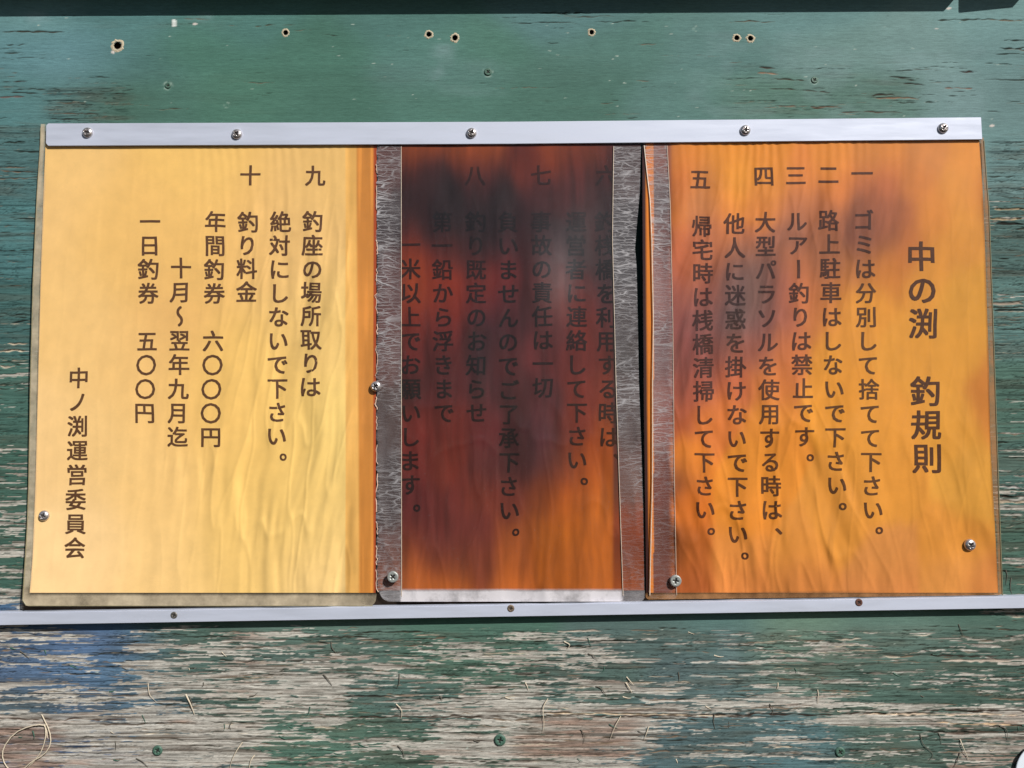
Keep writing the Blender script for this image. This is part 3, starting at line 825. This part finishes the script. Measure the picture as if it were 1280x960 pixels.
b3 = sstep(466.0, 467.5, X)[..., None]
vn = (0.88 + 0.22 * fbm(X / 10, Y / 130, 650, 3))[..., None]
cL = cL * (1 - b1) + b1 * lin((240, 184, 100)) * vn
cL = cL * (1 - b2) + b2 * lin((208, 136, 60)) * vn * (1 + .35 * sstep(.1, .4, fbm(X / 5, Y / 200, 655, 2)))[..., None]
cL = cL * (1 - b3) + b3 * lin((168, 70, 34)) * vn
lamina('paper', X, Y, depth_L(X, Y), M_PAPER, nL, {'col': cL.reshape(-1, 3)})
LFl = ipl([(155,51),(180,50.5),(240,46.5),(350,41.5),(480,38),(600,36),(660,34),(757,28)]); LFr = ipl([(155,471.5),(740,471),(757,469)])
X, Y = strip_grid(LFl, LFr, 155, 757.5, 120, 150, 8)
hz = 0.012 + 0.60 * np.maximum(sstep(741, 742.5, Y), 1 - sstep(-1.5, .5, X - LPl(Y))) 
hz = hz * (1 - 0.35 * sstep(425, 440, X))
lamina('laminate_film', X, Y, depth_L(X, Y) + 0.35 * MM, M_FILM_L, nL, {'haze': hz.ravel()})
ye = np.linspace(160, 757, 90)
edge_tube('film_edge', LFl(ye) + np.clip((ye - 750) / 7.5, 0, 1) ** 3 * 6, ye, depth_L(LFl(ye), ye) + .3 * MM, .7, M_EDGE_D, nL)
xe = np.linspace(36, 466, 100)
edge_tube('film_edge', xe, 757.3 + 0 * xe, depth_L(xe, 757 + 0 * xe) + .3 * MM, .6, M_EDGE_D, nL)

# ---- middle sheet
PMC = [(505,190,(178,92,36)),(600,188,(176,92,40)),(700,188,(165,80,42)),(740,190,(150,75,48)),(770,190,(112,52,50)),
 (505,215,(96,42,42)),(600,212,(106,48,45)),(660,208,(124,54,42)),(710,212,(124,54,46)),(760,210,(92,44,50)),
 (520,235,(66,42,48)),(600,235,(70,45,54)),(680,242,(86,46,54)),(720,235,(104,50,54)),(755,230,(76,44,52)),
 (510,260,(62,38,46)),(560,262,(58,45,54)),(620,262,(60,50,60)),(700,255,(94,48,54)),(735,268,(88,50,56)),(765,262,(62,46,56)),
 (505,285,(94,50,50)),(550,285,(56,44,54)),(600,288,(54,46,56)),(640,290,(68,46,56)),(680,290,(62,48,58)),(715,288,(62,58,66)),(740,288,(92,56,60)),(762,282,(60,46,56)),
 (505,315,(150,62,38)),(555,312,(110,50,45)),(600,312,(86,45,50)),(650,310,(86,45,54)),(690,312,(82,58,68)),(715,315,(74,68,76)),(745,318,(88,56,60)),(765,318,(68,56,66)),
 (510,345,(176,80,36)),(550,345,(168,66,42)),(600,340,(132,50,43)),(640,335,(120,43,45)),(672,330,(88,48,54)),(690,328,(112,80,86)),(720,340,(80,56,62)),(755,340,(80,62,70)),  # greyish points around this fold hold its highlight in the paper colour
 (510,375,(162,72,42)),(560,375,(150,60,44)),(600,375,(116,44,46)),(640,372,(94,42,50)),(665,372,(94,52,56)),(693,362,(140,92,92)),(712,360,(132,52,48)),(735,372,(122,50,48)),(762,370,(88,58,66)),
 (510,410,(140,54,43)),(560,410,(128,50,46)),(610,410,(74,42,54)),(650,405,(84,42,52)),(690,410,(106,58,64)),(730,400,(152,62,50)),(762,400,(106,58,62)),
 (510,450,(120,46,46)),(560,440,(108,46,48)),(600,440,(74,42,52)),(640,445,(100,48,54)),(680,440,(120,56,62)),(720,450,(130,56,52)),(762,440,(138,60,52)),
 (510,490,(86,42,46)),(560,490,(104,48,54)),(610,490,(88,48,56)),(650,490,(88,42,50)),(680,500,(108,58,66)),(725,490,(144,62,54)),(758,490,(158,74,54)),
 (510,530,(130,52,48)),(560,530,(128,55,50)),(610,530,(118,52,58)),(642,540,(84,45,54)),(675,540,(98,58,70)),(720,530,(150,68,54)),(762,540,(184,94,44)),
 (510,580,(126,52,50)),(560,580,(138,60,48)),(605,580,(110,56,58)),(640,570,(90,48,52)),(680,580,(96,58,66)),(705,585,(142,68,42)),(735,580,(182,90,32)),(762,590,(190,98,36)),
 (510,630,(114,50,54)),(560,630,(118,52,52)),(600,620,(130,60,50)),(640,620,(120,55,50)),(680,620,(142,70,42)),(710,620,(176,88,28)),(762,630,(186,96,36)),
 (510,670,(118,55,55)),(560,670,(114,52,56)),(600,670,(118,52,55)),(650,670,(150,75,45)),(690,670,(172,88,30)),(755,670,(188,96,36)),
 (505,700,(158,80,50)),(560,700,(130,62,50)),(600,700,(126,58,50)),(640,700,(164,82,45)),(700,700,(176,90,36)),(770,700,(180,95,45)),
 (505,732,(196,102,58)),(560,732,(192,98,50)),(640,732,(192,98,50)),(770,732,(188,98,45)),
 (485,200,(110,66,60)),(485,280,(70,52,56)),(485,350,(110,64,60)),(485,430,(120,70,66)),(485,520,(88,60,58)),(485,620,(74,50,52)),(485,700,(110,62,56)),(485,735,(150,80,60)),
 (785,200,(86,56,56)),(785,300,(60,48,54)),(785,420,(70,52,54)),(785,520,(84,54,56)),(785,600,(110,62,56)),(785,660,(150,66,44)),(785,720,(176,84,44)),(800,700,(80,30,26))]
nM = empty('laminated_notice', P(636, 183, 0.0022), 'dark reddish brown burnt looking sheet with barely legible black writing, in the middle', 'notice', 'laminated rule sheets on the green board')
rag = np.random.RandomState(3)
ragpts = [(y, 471.5 + (rag.rand() - .5) * 2.0 - (1.8 if rag.rand() < .12 else 0)) for y in np.arange(178, 740, 3.0)]
MFl = ipl(ragpts + [(740, 474), (752, 480)])
MFr = ipl([(180,801.5),(240,800),(285,796),(310,794),(335,796),(400,797.5),(480,799),(560,802),(640,804.5),(700,805.5),(752,806)])
MPl = lambda y: MFl(y) + 1.2; MPr = lambda y: MFr(y) - 0.8
X, Y = strip_grid(MPl, MPr, 178, 738, 230, 260)
cM = paper_cols(X, Y, PMC, 20, 25, 9, 2)
cM = cM * (1 + 0.35 * fbm(X / 22, Y / 90, 680, 4) + 0.30 * fbm((X + 6 * fbm(X / 30, Y / 60, 683, 2)) / 6, Y / 70, 682, 3))[..., None]
cM = cM * (1 + 0.12 * fbm(X / 10, Y / 80, 660, 3) * sstep(520, 640, Y))[..., None]
for (m_, xc) in ((1 - sstep(499, 503, X), 485), (sstep(764, 769, X), 785)):
    b_ = rbf(X * 0 + xc, Y + 14 * fbm(X / 9, Y / 40, 690, 3), [p for p in PMC if p[0] == xc or (xc == 785 and p[0] == 800)], 60, 30)
    cM = cM * (1 - m_[..., None]) + b_ * m_[..., None]
lM = (np.clip(cM, 0.001, 1) @ np.array([.35, .5, .15]))[..., None]
dk = 0.50 + 0.33 * sstep(560, 700, Y + 0.35 * (X - 640)) + 0.10 * fbm(X / 16, Y / 50, 695, 3)
cM = np.clip(cM * np.clip(1.0 * (lM / 0.085) ** 0.38, .38, 1.0) * dk[..., None] * (np.array([1.04, .82, .72]) + np.array([-.06, .2, -.12]) * sstep(560, 700, Y + 0.35 * (X - 640))[..., None]), 0.002, 1)
lamina('paper', X, Y, depth_M(X, Y), M_PAPER, nM, {'col': cM.reshape(-1, 3)})
X, Y = strip_grid(MFl, MFr, 178, 752, 120, 240, 7, ysh=lambda X: -3.0 * sstep(480, 780, X) * 0)
hz = 0.004 + 0.12 * np.exp(-((X - 700) / 22) ** 2 - ((Y - 345) / 40) ** 2) * 0.6 + 0.03 * np.exp(-((X - 735) / 50) ** 2 - ((Y - 300) / 60) ** 2) + 0.70 * sstep(737, 738.5, Y) * sstep(500, 502, X) * (1 - sstep(777, 779, X)) + 0.25 * sstep(737, 738.5, Y)  # two soft patches paint wrinkle highlights into the film; the margin is cloudy plastic
lamina('laminate_film', X, Y, depth_M(X, Y) + 0.35 * MM, M_FILM_M, nM, {'haze': hz.ravel()})
# torn whitish lip along the left edge
for (ya, yb) in ((205,216),(232,262),(300,318),(336,352),(366,392),(405,418),(432,470),(496,512),(520,537),(556,580),(592,640),(652,668),(682,706),(712,740)):
    yy = np.linspace(ya, yb, 8)
    edge_tube('torn_edge', MFl(yy) - .6 + .5 * np.sin(yy), yy, depth_M(MFl(yy), yy) + .5 * MM, (.38 + .35 * rag.rand()), M_RAG, nM)

# ---- right sheet
PR = [(850,190,(224,130,50)),(900,190,(228,138,50)),(960,190,(224,134,50)),(1040,195,(224,134,58)),(1100,195,(215,130,64)),(1160,195,(210,130,74)),(1215,190,(224,140,68)),
 (845,225,(214,114,54)),(880,225,(198,118,62)),(920,225,(228,144,52)),(960,225,(214,130,56)),(1000,225,(218,125,60)),(1050,230,(212,118,60)),(1100,230,(188,100,64)),(1140,230,(204,120,64)),(1200,240,(220,140,68)),
 (845,265,(204,114,52)),(880,260,(194,120,80)),(905,255,(228,134,60)),(950,255,(214,124,60)),(990,260,(188,110,78)),(1030,260,(174,100,70)),(1070,265,(150,86,70)),(1100,260,(156,88,70)),(1125,270,(172,95,65)),(1165,270,(214,130,60)),(1210,280,(222,144,64)),
 (845,300,(204,102,60)),(880,300,(184,104,82)),(905,300,(208,118,70)),(935,302,(186,106,76)),(985,300,(156,96,84)),(1030,305,(164,95,70)),(1080,300,(142,80,68)),(1110,300,(150,84,64)),(1135,310,(200,114,60)),(1180,320,(218,140,60)),
 (842,330,(198,100,70)),(870,330,(174,90,58)),(900,330,(164,95,80)),(925,325,(112,82,84)),(955,335,(130,85,84)),(990,330,(186,104,68)),(1030,335,(170,100,74)),(1080,330,(184,110,62)),(1110,335,(204,120,52)),(1160,350,(222,144,60)),
 (845,365,(168,90,84)),(880,365,(164,90,80)),(915,360,(122,88,94)),(945,370,(130,90,90)),(978,360,(164,90,80)),(1002,370,(200,110,70)),(1040,370,(192,112,62)),(1090,380,(224,144,56)),(1200,380,(222,150,60)),
 (845,400,(150,80,84)),(880,400,(140,85,90)),(915,400,(110,85,94)),(950,400,(138,88,90)),(985,400,(172,94,80)),(1020,400,(200,116,66)),(1060,400,(224,144,60)),
 (845,440,(150,76,76)),(880,440,(150,80,80)),(915,440,(148,84,80)),(950,440,(164,90,80)),(985,440,(204,112,66)),(1040,440,(224,144,56)),(1130,440,(224,148,60)),(1200,440,(225,150,60)),
 (845,480,(156,76,66)),(880,480,(170,85,70)),(920,480,(192,96,65)),(960,475,(214,120,60)),(1040,480,(228,145,52)),
 (845,520,(178,85,52)),(900,520,(214,115,56)),(960,530,(225,135,52)),(1100,530,(227,147,60)),(1200,530,(224,150,62)),
 (850,580,(222,124,42)),(950,590,(228,138,50)),(1100,600,(225,145,60)),(1220,600,(220,150,64)),
 (850,640,(212,110,38)),(930,640,(226,134,46)),(1050,650,(222,142,60)),(1200,680,(220,140,60)),
 (850,690,(196,102,42)),(930,700,(226,138,68)),(1000,700,(220,138,62)),(1100,700,(215,136,74)),(1200,720,(222,142,74)),
 (850,732,(182,92,46)),(930,730,(222,130,70)),(1000,730,(208,124,66)),(1100,730,(214,130,74)),(1230,735,(214,130,70)),
 (1240,250,(206,120,55)),(1240,500,(208,124,54)),
 (822,190,(140,84,72)),(824,240,(84,62,64)),(826,300,(116,72,66)),(826,360,(140,86,80)),(826,440,(112,72,72)),(826,520,(140,70,60)),(824,600,(112,54,44)),(824,680,(100,50,38)),(824,735,(120,62,46)),(838,600,(150,78,50)),(838,690,(96,46,32))]
nR = empty('laminated_notice', P(1020, 180, 0.0022), 'orange laminated sheet with large title column and dark stain, at the right end', 'notice', 'laminated rule sheets on the green board')
RPl = ipl([(178,803),(300,803.5),(500,805),(742,808)]); RPr = ipl([(176,1224),(230,1228),(300,1231),(450,1236),(560,1238.5),(740,1248)])
X, Y = strip_grid(RPl, RPr, 174, 741, 320, 200)
cR = paper_cols(X, Y, PR, 20, 26, 10, 3)
lm = (cR @ np.array([.4, .5, .1]))[..., None]
st = sstep(0.30, 0.12, lm)          # how stained
cR = cR * (1 - 0.20 * st) * np.array([.90, .96, .78])
cR = cR * (1 + 0.12 * fbm((X + .12 * Y) / 20, Y / 110, 681, 4) + 0.5 * st[..., 0] * fbm((X + .2 * Y) / 8, Y / 70, 685, 3))[..., None]
m_ = (1 - sstep(834, 842, X))[..., None]
cR = cR * (1 - m_) + m_ * 0.85 * rbf(X * 0 + 825, Y + 14 * fbm(X / 9, Y / 40, 691, 3), [p for p in PR if p[0] < 830], 60, 30)
sliver = (X < 817)[...] 
sc_ = lin((52, 24, 26)) * (1 - sstep(2.5, 5.5, X - RPl(Y)))[..., None] + (lin((206, 118, 30)) * (1 + .25 * fbm(X / 6, Y / 60, 671, 3))[..., None]) * sstep(2.5, 5.5, X - RPl(Y))[..., None]
cR = np.where(sliver[..., None], sc_, cR)
lamina('paper', X, Y, depth_R(X, Y), M_PAPER, nR, {'col': cR.reshape(-1, 3)})
RFl = ipl([(176,802.5),(300,802.7),(500,804.3),(750,807)]); RFr = ipl([(174,1229.5),(230,1233.5),(260,1236),(400,1241),(550,1246),(650,1249.5),(746,1253)])
ysR = lambda X: -2.5 * np.clip((X - 806) / 440, 0, 1)
X, Y = strip_grid(RFl, RFr, 172, 749.5, 140, 150, 5, ysh=lambda X: -5.5 * np.clip((X - 806) / 440, 0, 1))
hz = 0.010 + 0.66 * np.maximum(sstep(740.5, 742, Y), sstep(-.5, 1.0, X - RPr(Y)))
lamina('laminate_film', X, Y, depth_R(X, Y) + 0.35 * MM, M_FILM_R, nR, {'haze': hz.ravel()})
ye = np.linspace(176, 744, 90)
edge_tube('film_edge', RFr(ye), ye, depth_R(RFr(ye), ye) + .3 * MM, .8, M_EDGE_D, nR)

# ------------------------------------------------------------------ lettering
_gl = {}
def glyph(ch):
    if ch in _gl: return _gl[ch]
    cu = bpy.data.curves.new('glyph', 'FONT'); cu.body = ch; cu.size = 1.0; cu.resolution_u = 3
    o = bpy.data.objects.new('glyph', cu); COL.objects.link(o)
    dg = bpy.context.evaluated_depsgraph_get(); dg.update()
    ev = o.evaluated_get(dg); me = ev.to_mesh()
    v = np.array([p.co[:] for p in me.vertices])[:, :2]; f = [tuple(p.vertices) for p in me.polygons]
    ev.to_mesh_clear(); bpy.data.objects.remove(o); bpy.data.curves.remove(cu)
    if ch in '。、': v = v - (v.min(0) + v.max(0)) / 2
    else: v = v - np.array([0.5, 0.38])
    if ch in '〜ー': v = np.stack([v[:, 1] * (-1 if ch == '〜' else 1), -v[:, 0]], 1)
    v[:, 1] *= -1          # picture rows run downwards
    _gl[ch] = (v, f)
    return _gl[ch]

def column(chars, parent, depthf, mat, size, name='text_column'):
    """chars: list of (ch, px, py)"""
    bm = bmesh.new()
    for (ch, px, py) in chars:
        v, f = glyph(ch)
        for (sx_, sy_, z_) in ((-.55, -.38, 0.0), (.55, .38, .012), (.55, -.38, .024), (-.55, .38, .036)):
            k_ = size / 27.5
            vs = [bm.verts.new((px + p[0] * size * 0.98 + sx_ * k_, py + p[1] * size + sy_ * k_, z_)) for p in v]
            for q in f:
                try: bm.faces.new([vs[k] for k in q])
                except ValueError: pass
    xs_ = [v.co.x for v in bm.verts]; ys_ = [v.co.y for v in bm.verts]
    x = math.floor(min(xs_) / 4) * 4 + 4
    while x < max(xs_):
        bmesh.ops.bisect_plane(bm, geom=bm.verts[:] + bm.edges[:] + bm.faces[:], plane_co=(x, 0, 0), plane_no=(1, 0, 0)); x += 4
    y = math.floor(min(ys_) / 14) * 14 + 14
    while y < max(ys_):
        bmesh.ops.bisect_plane(bm, geom=bm.verts[:] + bm.edges[:] + bm.faces[:], plane_co=(0, y, 0), plane_no=(0, 1, 0)); y += 14
    A = np.array([v.co[:] for v in bm.verts])
    A[:, 0] += 1.5 * fbm(A[:, 0] / 34, A[:, 1] / 26, 801, 2); A[:, 1] += 0.9 * fbm(A[:, 0] / 24, A[:, 1] / 40, 805, 2)
    D = depthf(A[:, 0], A[:, 1]) + (0.17 + A[:, 2]) * MM
    W = P(A[:, 0], A[:, 1], D) - np.array(parent.location)
    for v, c in zip(bm.verts, W): v.co = c
    me = bpy.data.meshes.new(name); bm.to_mesh(me); bm.free()
    if mat in (M_INK_M, M_INK_R):
        if mat is M_INK_M:
            pc = rbf(A[:, 0], A[:, 1], PMC, 20, 25); l_ = (pc @ np.array([.35, .5, .15]))[:, None]
            cc = pc * np.clip((l_ / .085) ** .38, .38, 1) * (0.12 + 0.16 * sstep(340, 250, A[:, 1]))[:, None]
            cc = cc * .62 + lin((22, 18, 20)) * .14
        else:
            pc = rbf(A[:, 0], A[:, 1], PR, 20, 26)
            cc = pc * .10 + lin((60, 34, 30)) * .42
        at = me.attributes.new('col', 'FLOAT_COLOR', 'POINT')
        at.data.foreach_set('color', np.concatenate([cc, np.ones((len(cc), 1))], 1).astype(np.float32).ravel())
    return mesh_obj(name, me, mat, parent)

def col_of(text, x0, y0, x1, y1, punct=None):
    """spread the characters evenly from the first to the last one's measured centre"""
    body = [c for c in text if c not in '。、']
    n = len(body)
    out = []
    for i, ch in enumerate(body):
        t = i / max(1, n - 1)
        if ch == ' ': continue
        out.append((ch, x0 + (x1 - x0) * t, y0 + (y1 - y0) * t))
    if punct: out.append(punct)
    return out
SZ = 27.5
COLS = [
 (nL, depth_L, M_INK_L, [
  [('九', 394, 219.5)], col_of('釣座の場所取りは', 391, 277, 387.5, 483.5),
  col_of('絶対にしないで下さい', 350.5, 277, 345.5, 545, ('。', 353.5, 571)),
  [('十', 313, 219)], col_of('釣り料金', 310, 277.5, 307.5, 365),
  col_of('年間釣券 六〇〇〇円', 269.5, 277, 263.3, 546), col_of('十月〜翌年九月迄', 226, 335, 222, 546),
  col_of('一日釣券 五〇〇円', 187.5, 277, 180.8, 516), col_of('中ノ渕運営委員会', 98.3, 472, 93.7, 685)]),
 (nM, depth_M, M_INK_M, [
  [('六', 757.5, 219)], col_of('釣桟橋を利用する時は', 756, 277, 761, 546, ('、', 771, 571)),
  col_of('運営者に連絡して下さい', 720, 277, 721.5, 575, ('。', 730.3, 602)),
  [('七', 676.7, 219)], col_of('事故の責任は一切', 676.5, 277, 679, 484),
  col_of('負いませんのでご了承下さい', 635, 277, 636.5, 638, ('。', 644.8, 665)),
  [('八', 594, 219)], col_of('釣り既定のお知らせ', 594.7, 277, 596, 516), col_of('第一鉛から浮きまで', 552.7, 277, 555, 516),
  col_of('一米以上でお願いします', 513, 306, 513, 606, ('。', 520.8, 635))]),
 (nR, depth_R, M_INK_R, [
  [('一', 1077.6, 217)], col_of('ゴミは分別して捨てて下さい', 1079.5, 275.5, 1091, 637.5, ('。', 1099.5, 663.5)),
  [('二', 1035.5, 218)], col_of('路上駐車はしないで下さい', 1036, 275.5, 1046, 606.5, ('。', 1053.8, 632.6)),
  [('三', 995, 219)], col_of('ルアー釣りは禁止です', 996, 276.7, 1005.8, 545.5, ('。', 1013.6, 571.8)),
  [('四', 955, 220)], col_of('大型パラソルを使用する時は', 956.5, 277.5, 964.4, 637.3, ('、', 973.4, 664)),
  col_of('他人に迷惑を掛けないで下さい', 918, 279.5, 922.6, 667.7, ('。', 931.6, 695)),
  [('五', 875, 224)], col_of('帰宅時は桟橋清掃して下さい', 877.7, 282.6, 880.8, 636.5, ('。', 889.4, 664))]),
]
for parent, df, mat, cl in COLS:
    for c in cl:
        # a blank in the line splits it into two printed columns
        runs = [[c[0]]]
        for g in c[1:]:
            if g[2] - runs[-1][-1][2] > 45: runs.append([g])
            else: runs[-1].append(g)
        for r_ in runs: column(r_, parent, df, mat, SZ)
tc = col_of('中の渕 釣規則', 1152, 320.5, 1159.2, 573)
column(tc[:3], nR, depth_R, M_INK_T, 39.5, 'title_column')
column(tc[3:], nR, depth_R, M_INK_T, 39.5, 'title_column')

# ------------------------------------------------------------------ tape strips
def tape(left, right, y0, y1, depthf, extra, label, crackfn, rad, hazefn, edgeL=None, edgeR=None):
    t = empty('clear_tape_strip', P((left(y0) + right(y0)) / 2, y0, 0.003), label, 'tape', 'crackled clear tape strips')
    X, Y = strip_grid(left, right, y0, y1, 26, 220, rad)
    D = depthf(np.clip(X, 0, 2000), Y) + extra(X, Y) * MM
    lamina('tape_film', X, Y, D, M_TAPE, t, {'haze': hazefn(X, Y).ravel(), 'crack': crackfn(X, Y).ravel()})
    ye = np.linspace(y0, y1 - rad, 120)
    for side, on in ((left, edgeL), (right, edgeR)):
        if on is None: continue
        xx = side(ye)
        edge_tube('tape_edge', xx, ye, depthf(xx, ye) + extra(xx, ye) * MM + .1 * MM, on, M_EDGE, t)
    return t
cst = lambda v: (lambda X, Y: np.full(np.shape(X), v, float))
tape(lambda y: MFl(y) - .3, ipl([(183,501.5),(752,502)]), 183, 751.5, depth_M, cst(.65),
     'crackled clear tape down the left edge of the dark middle sheet', lambda X, Y: 0.60 * (0.65 + 1.1 * fbm(X / 30, Y / 60, 701, 3)), 6,
     lambda X, Y: 0.09 + 0.06 * fbm(X / 20, Y / 50, 705, 3), None, .4)
tape(ipl([(183,767),(300,765.5),(480,770),(600,774),(752,779)]), lambda y: MFr(y) - .2, 183, 750.5, depth_M, cst(.65),
     'crackled clear tape along the right edge of the dark middle sheet', lambda X, Y: (0.58 - 0.34 * sstep(580, 660, Y)) * (0.7 + 0.8 * fbm(X / 30, Y / 60, 711, 3)), 6,
     lambda X, Y: np.clip(0.11 - 0.07 * sstep(600, 660, Y) + 0.05 * fbm(X / 20, Y / 50, 715, 3), 0, 1), .45, None)
T2L = ipl([(182,805),(215,808.5),(250,812.5),(300,814.5),(400,816.5),(480,815.5),(600,815.5),(700,813),(752,812)])
tape(T2L, ipl([(182,834),(260,838),(400,841),(600,843),(752,846)]), 182, 749, depth_R, lambda X, Y: .65 + .9 * np.exp(-((X - 814) / 8) ** 2) * sstep(190, 300, Y),
     'crackled clear tape along the left edge of the orange sheet', lambda X, Y: (0.52 - 0.34 * sstep(500, 640, Y)) * (0.7 + 0.8 * fbm(X / 30, Y / 60, 721, 3)), 5,
     lambda X, Y: np.clip(0.10 - 0.06 * sstep(500, 640, Y) + 0.05 * fbm(X / 20, Y / 50, 725, 3), 0, 1), .75, .35)

# ------------------------------------------------------------------ aluminium strips
top = empty('aluminium_strip', P(640, 165, 0.004), 'silver aluminium strip with five round screws clamping the tops of the sheets', 'metal strip')
TD = 4.6 * MM
box_mesh('bar', [(57.5,157),(60,154.2),(640,152),(1226.5,146.5),(1228,174.2),(640,179.8),(60,182.3),(57.2,179)], 2.75 * MM, TD, M_ALU, top, 0.00028, 2)
for i, (x, y) in enumerate(((110, 166), (296.5, 168), (589.5, 166.5), (931.5, 163), (1178.5, 160.5))):
    screw(x, y, 6.8, TD - 0.0001, top, ME_PAN, [.3, .9, .5, .2, .7][i])
bot = empty('aluminium_strip', P(640, 765, 0.0), 'long silver aluminium rail with three small dull screws under the sheets', 'metal strip')
BD = 9.0 * MM
box_mesh('bar', [(-60,766.8),(640,756.2),(1345,744.4),(1345,759.2),(640,770.8),(-60,782.6)], 0.6 * MM, BD, M_ALU, bot, 0.0003, 2)
screw(217.5, 769, 4.2, BD - .0001, bot, ME_SUNK, .4, mat=M_DARKM)
screw(638.5, 760.5, 4.4, BD - .0001, bot, ME_SUNK, .1, mat=M_BRASS)
screw(1073.5, 753, 4.6, BD - .0001, bot, ME_SUNK, .7, mat=M_RUST)

# screws through the sheets (each a part of the sheet it pins)
def sd(df, x, y): return float(df(np.array([x]), np.array([y]))[0])
screw(55.5, 644.5, 6.6, sd(depth_L, 55, 644) + .0004, nL, ME_PAN, .4)
screw(470, 483, 6.8, sd(depth_M, 474, 483) + .0013, nL, ME_PAN, .9)
screw(1212, 681, 7.2, sd(depth_R, 1212, 681) + .0006, nR, ME_PAN, .6)
screw(491, 721, 7.0, sd(depth_M, 491, 721) + .0046, nM, ME_FLAT, .75)
screw(844.5, 726, 7.2, sd(depth_R, 844, 726) + .0034, nR, ME_FLAT, .15)

# ------------------------------------------------------------------ things just entering the picture
plate = empty('round_plate', P(1302, 964, 0.001), 'white rounded enamel plate just entering at the lower right corner', 'plate')
n = 72
prof = [(0, 3.4), (.6, 3.5), (.88, 3.6), (.95, 3.7), (.985, 3.4), (1.0, 2.8), (.985, 2.2), (.95, 1.9)]
X = [];Y = [];D = []
for (r_, d_) in prof:
    for i in range(n):
        an = 2 * math.pi * i / n
        X.append(1303 + 34 * r_ * math.cos(an)); Y.append(966 + 37 * r_ * math.sin(an)); D.append(d_ * MM)
F = []
for k in range(len(prof) - 1):
    for i in range(n):
        j = (i + 1) % n
        F.append((k * n + i, (k + 1) * n + i, (k + 1) * n + j, k * n + j))
child('plate_face', P(X, Y, D), F, M_WHITE, plate)
screw(1303, 966, 6, 3.5 * MM, plate, ME_PAN, .3)

# battens of the sign case above the picture; their lower edges shade the top of the board
def batten(x0, x1, ya, yb, label):
    b = empty('case_batten', P((x0 + x1) / 2, ya - 40, 0.0), label, 'batten', 'battens of the sign case above the notice')
    front = np.array([[x0, -130], [x1, -130], [x1, yb], [x0, ya]], float)
    # outline measured on the board itself, straight out towards the front
    back = P(front[:, 0], front[:, 1], 0.0006)
    bm = bmesh.new(); loc = Vector(b.location)
    vb = [bm.verts.new(Vector(v) - loc) for v in back]
    vf = [bm.verts.new(Vector((v[0], -0.030, v[2])) - loc) for v in back]
    bm.faces.new(vb[::-1]); bm.faces.new(vf)
    for i in range(4): bm.faces.new((vf[i], vb[i], vb[(i + 1) % 4], vf[(i + 1) % 4]))
    bmesh.ops.recalc_face_normals(bm, faces=bm.faces)
    bmesh.ops.bevel(bm, geom=list(bm.edges), offset=0.0012, segments=2, affect='EDGES')
    me = bpy.data.meshes.new('batten_wood'); bm.to_mesh(me); bm.free()
    mesh_obj('batten_wood', me, M_BATTEN, b)
batten(-420, 1211, -11, -20, 'long dark batten just above the picture whose shadow falls along the top edge')
batten(1228, 1297, -18, -25, 'short dark batten just above the top right corner casting the small separate shadow')
